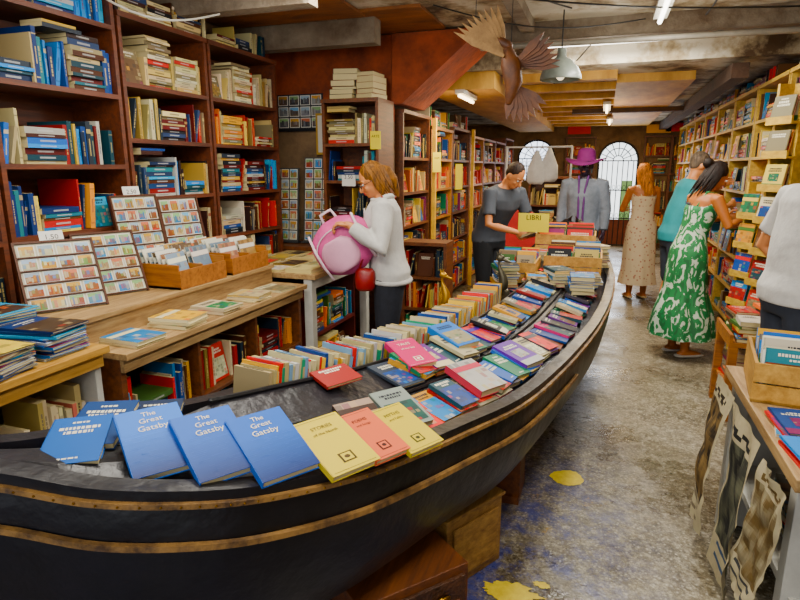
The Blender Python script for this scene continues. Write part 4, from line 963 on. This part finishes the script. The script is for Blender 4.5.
for i in range(13):
    a=math.pi*i/12; rg.append([V((cx-.4*math.cos(a),6.98+dy,.65+dzv+.47*math.sin(a)*(1 if dzv>=0 else 0))) for dy,dzv in ((0,-.3),(.1,-.3),(.1,.0),(0,.0))])
G.loft(rg); G.done('upholstery',mat('red_velvet','#a82420',.7,var=.1),e,mods=[('bevel',.02)])
G=Geo()
for x in (cx-.35,cx+.35):
    for y in (6.45,6.95): G.tube([(x,y,0),(x,y,.2)],[.018,.025],n=8)
G.done('legs',WOODM,e)
g=Geo()
for i in range(2):
    x=-.82+.15*i; rg=[]
    for z,w,d in ((1.40,.08,.03),(1.45,.12,.05),(1.6,.11,.04),(1.72,.06,.02),(1.82,.02,.01)): rg.append([V((x+w*math.cos(a),7.68+.04*i+d*math.sin(a)*(1+.3*math.sin(3*a)),z+.03*i)) for a in [2*math.pi*k/20 for k in range(20)]])
    g.loft(rg)
g.tube([(-1.2,7.7,1.86),(-.4,7.7,1.86)],.012,n=8); g.tube([(-1.2,7.7,0),(-1.2,7.7,1.86)],.014,n=8); g.tube([(-.4,7.7,0),(-.4,7.7,1.86)],.014,n=8)
g.done('hanging_tote_bags',WHITEC,smooth=True)
for (x,y,w,l) in ((-.72,8.2,.6,.4),(-.55,10.2,.9,1.5),(-.5,12.0,.9,.9)):
    e=empty('book_table',(x,y,0)); F=Geo(); F.box((x-w/2,y-l/2,.74),(x+w/2,y+l/2,.78))
    for a in (-1,1):
        for b2 in (-1,1): F.box((x+a*(w/2-.05)-.025,y+b2*(l/2-.05)-.025,0),(x+a*(w/2-.05)+.025,y+b2*(l/2-.05)+.025,.74))
    F.done('table',WOODL,e); B=Geo()
    for i in range(int(w/.2)):
        for j in range(int(l/.24)): stack(B,(x-w/2+.12+.2*i,y-l/2+.14+.24*j,.781),random.randint(4,18),.15,.2,U(-8,8),MIX)
    B.done('books',BOOK,e)

# ================================================================= camera, world, lights
cam=bpy.data.cameras.new('camera'); co=bpy.data.objects.new('camera',cam); bpy.context.collection.objects.link(co)
cam.sensor_width=36; cam.lens=26.1; cam.clip_start=.05
ps=math.radians(19.0); th=math.radians(12.8)
Fv=V((-math.sin(ps)*math.cos(th),math.cos(ps)*math.cos(th),-math.sin(th))); Rv=V((math.cos(ps),math.sin(ps),0)); Uv=Rv.cross(Fv)
co.matrix_world=fr(V((0,0,1.6)),Rv,Uv,-Fv)
bpy.context.scene.camera=co
w=bpy.data.worlds.new('world'); bpy.context.scene.world=w; w.use_nodes=True
w.node_tree.nodes['Background'].inputs[0].default_value=(.92,.96,1,1); w.node_tree.nodes['Background'].inputs[1].default_value=.5
def area(name,p,tgt,sx,sy,en,col='#ffffff'):
    l=bpy.data.lights.new(name,'AREA'); l.shape='RECTANGLE'; l.size=sx;l.size_y=sy;l.energy=en;l.color=lin(col)
    o=bpy.data.objects.new(name,l); o.location=p; o.rotation_euler=(V(tgt)-V(p)).to_track_quat('-Z','Y').to_euler(); bpy.context.collection.objects.link(o)
area('rear_fill_light',(-.6,-1.4,1.9),(-.6,4,1.1),3.5,1.6,55,'#f0f5ff')  # fill light added behind the camera, no entrance is modelled there
area('door_daylight_lamp',(.25,12.9,1.2),(.25,6,1),.8,1.6,38,'#eef4ff')
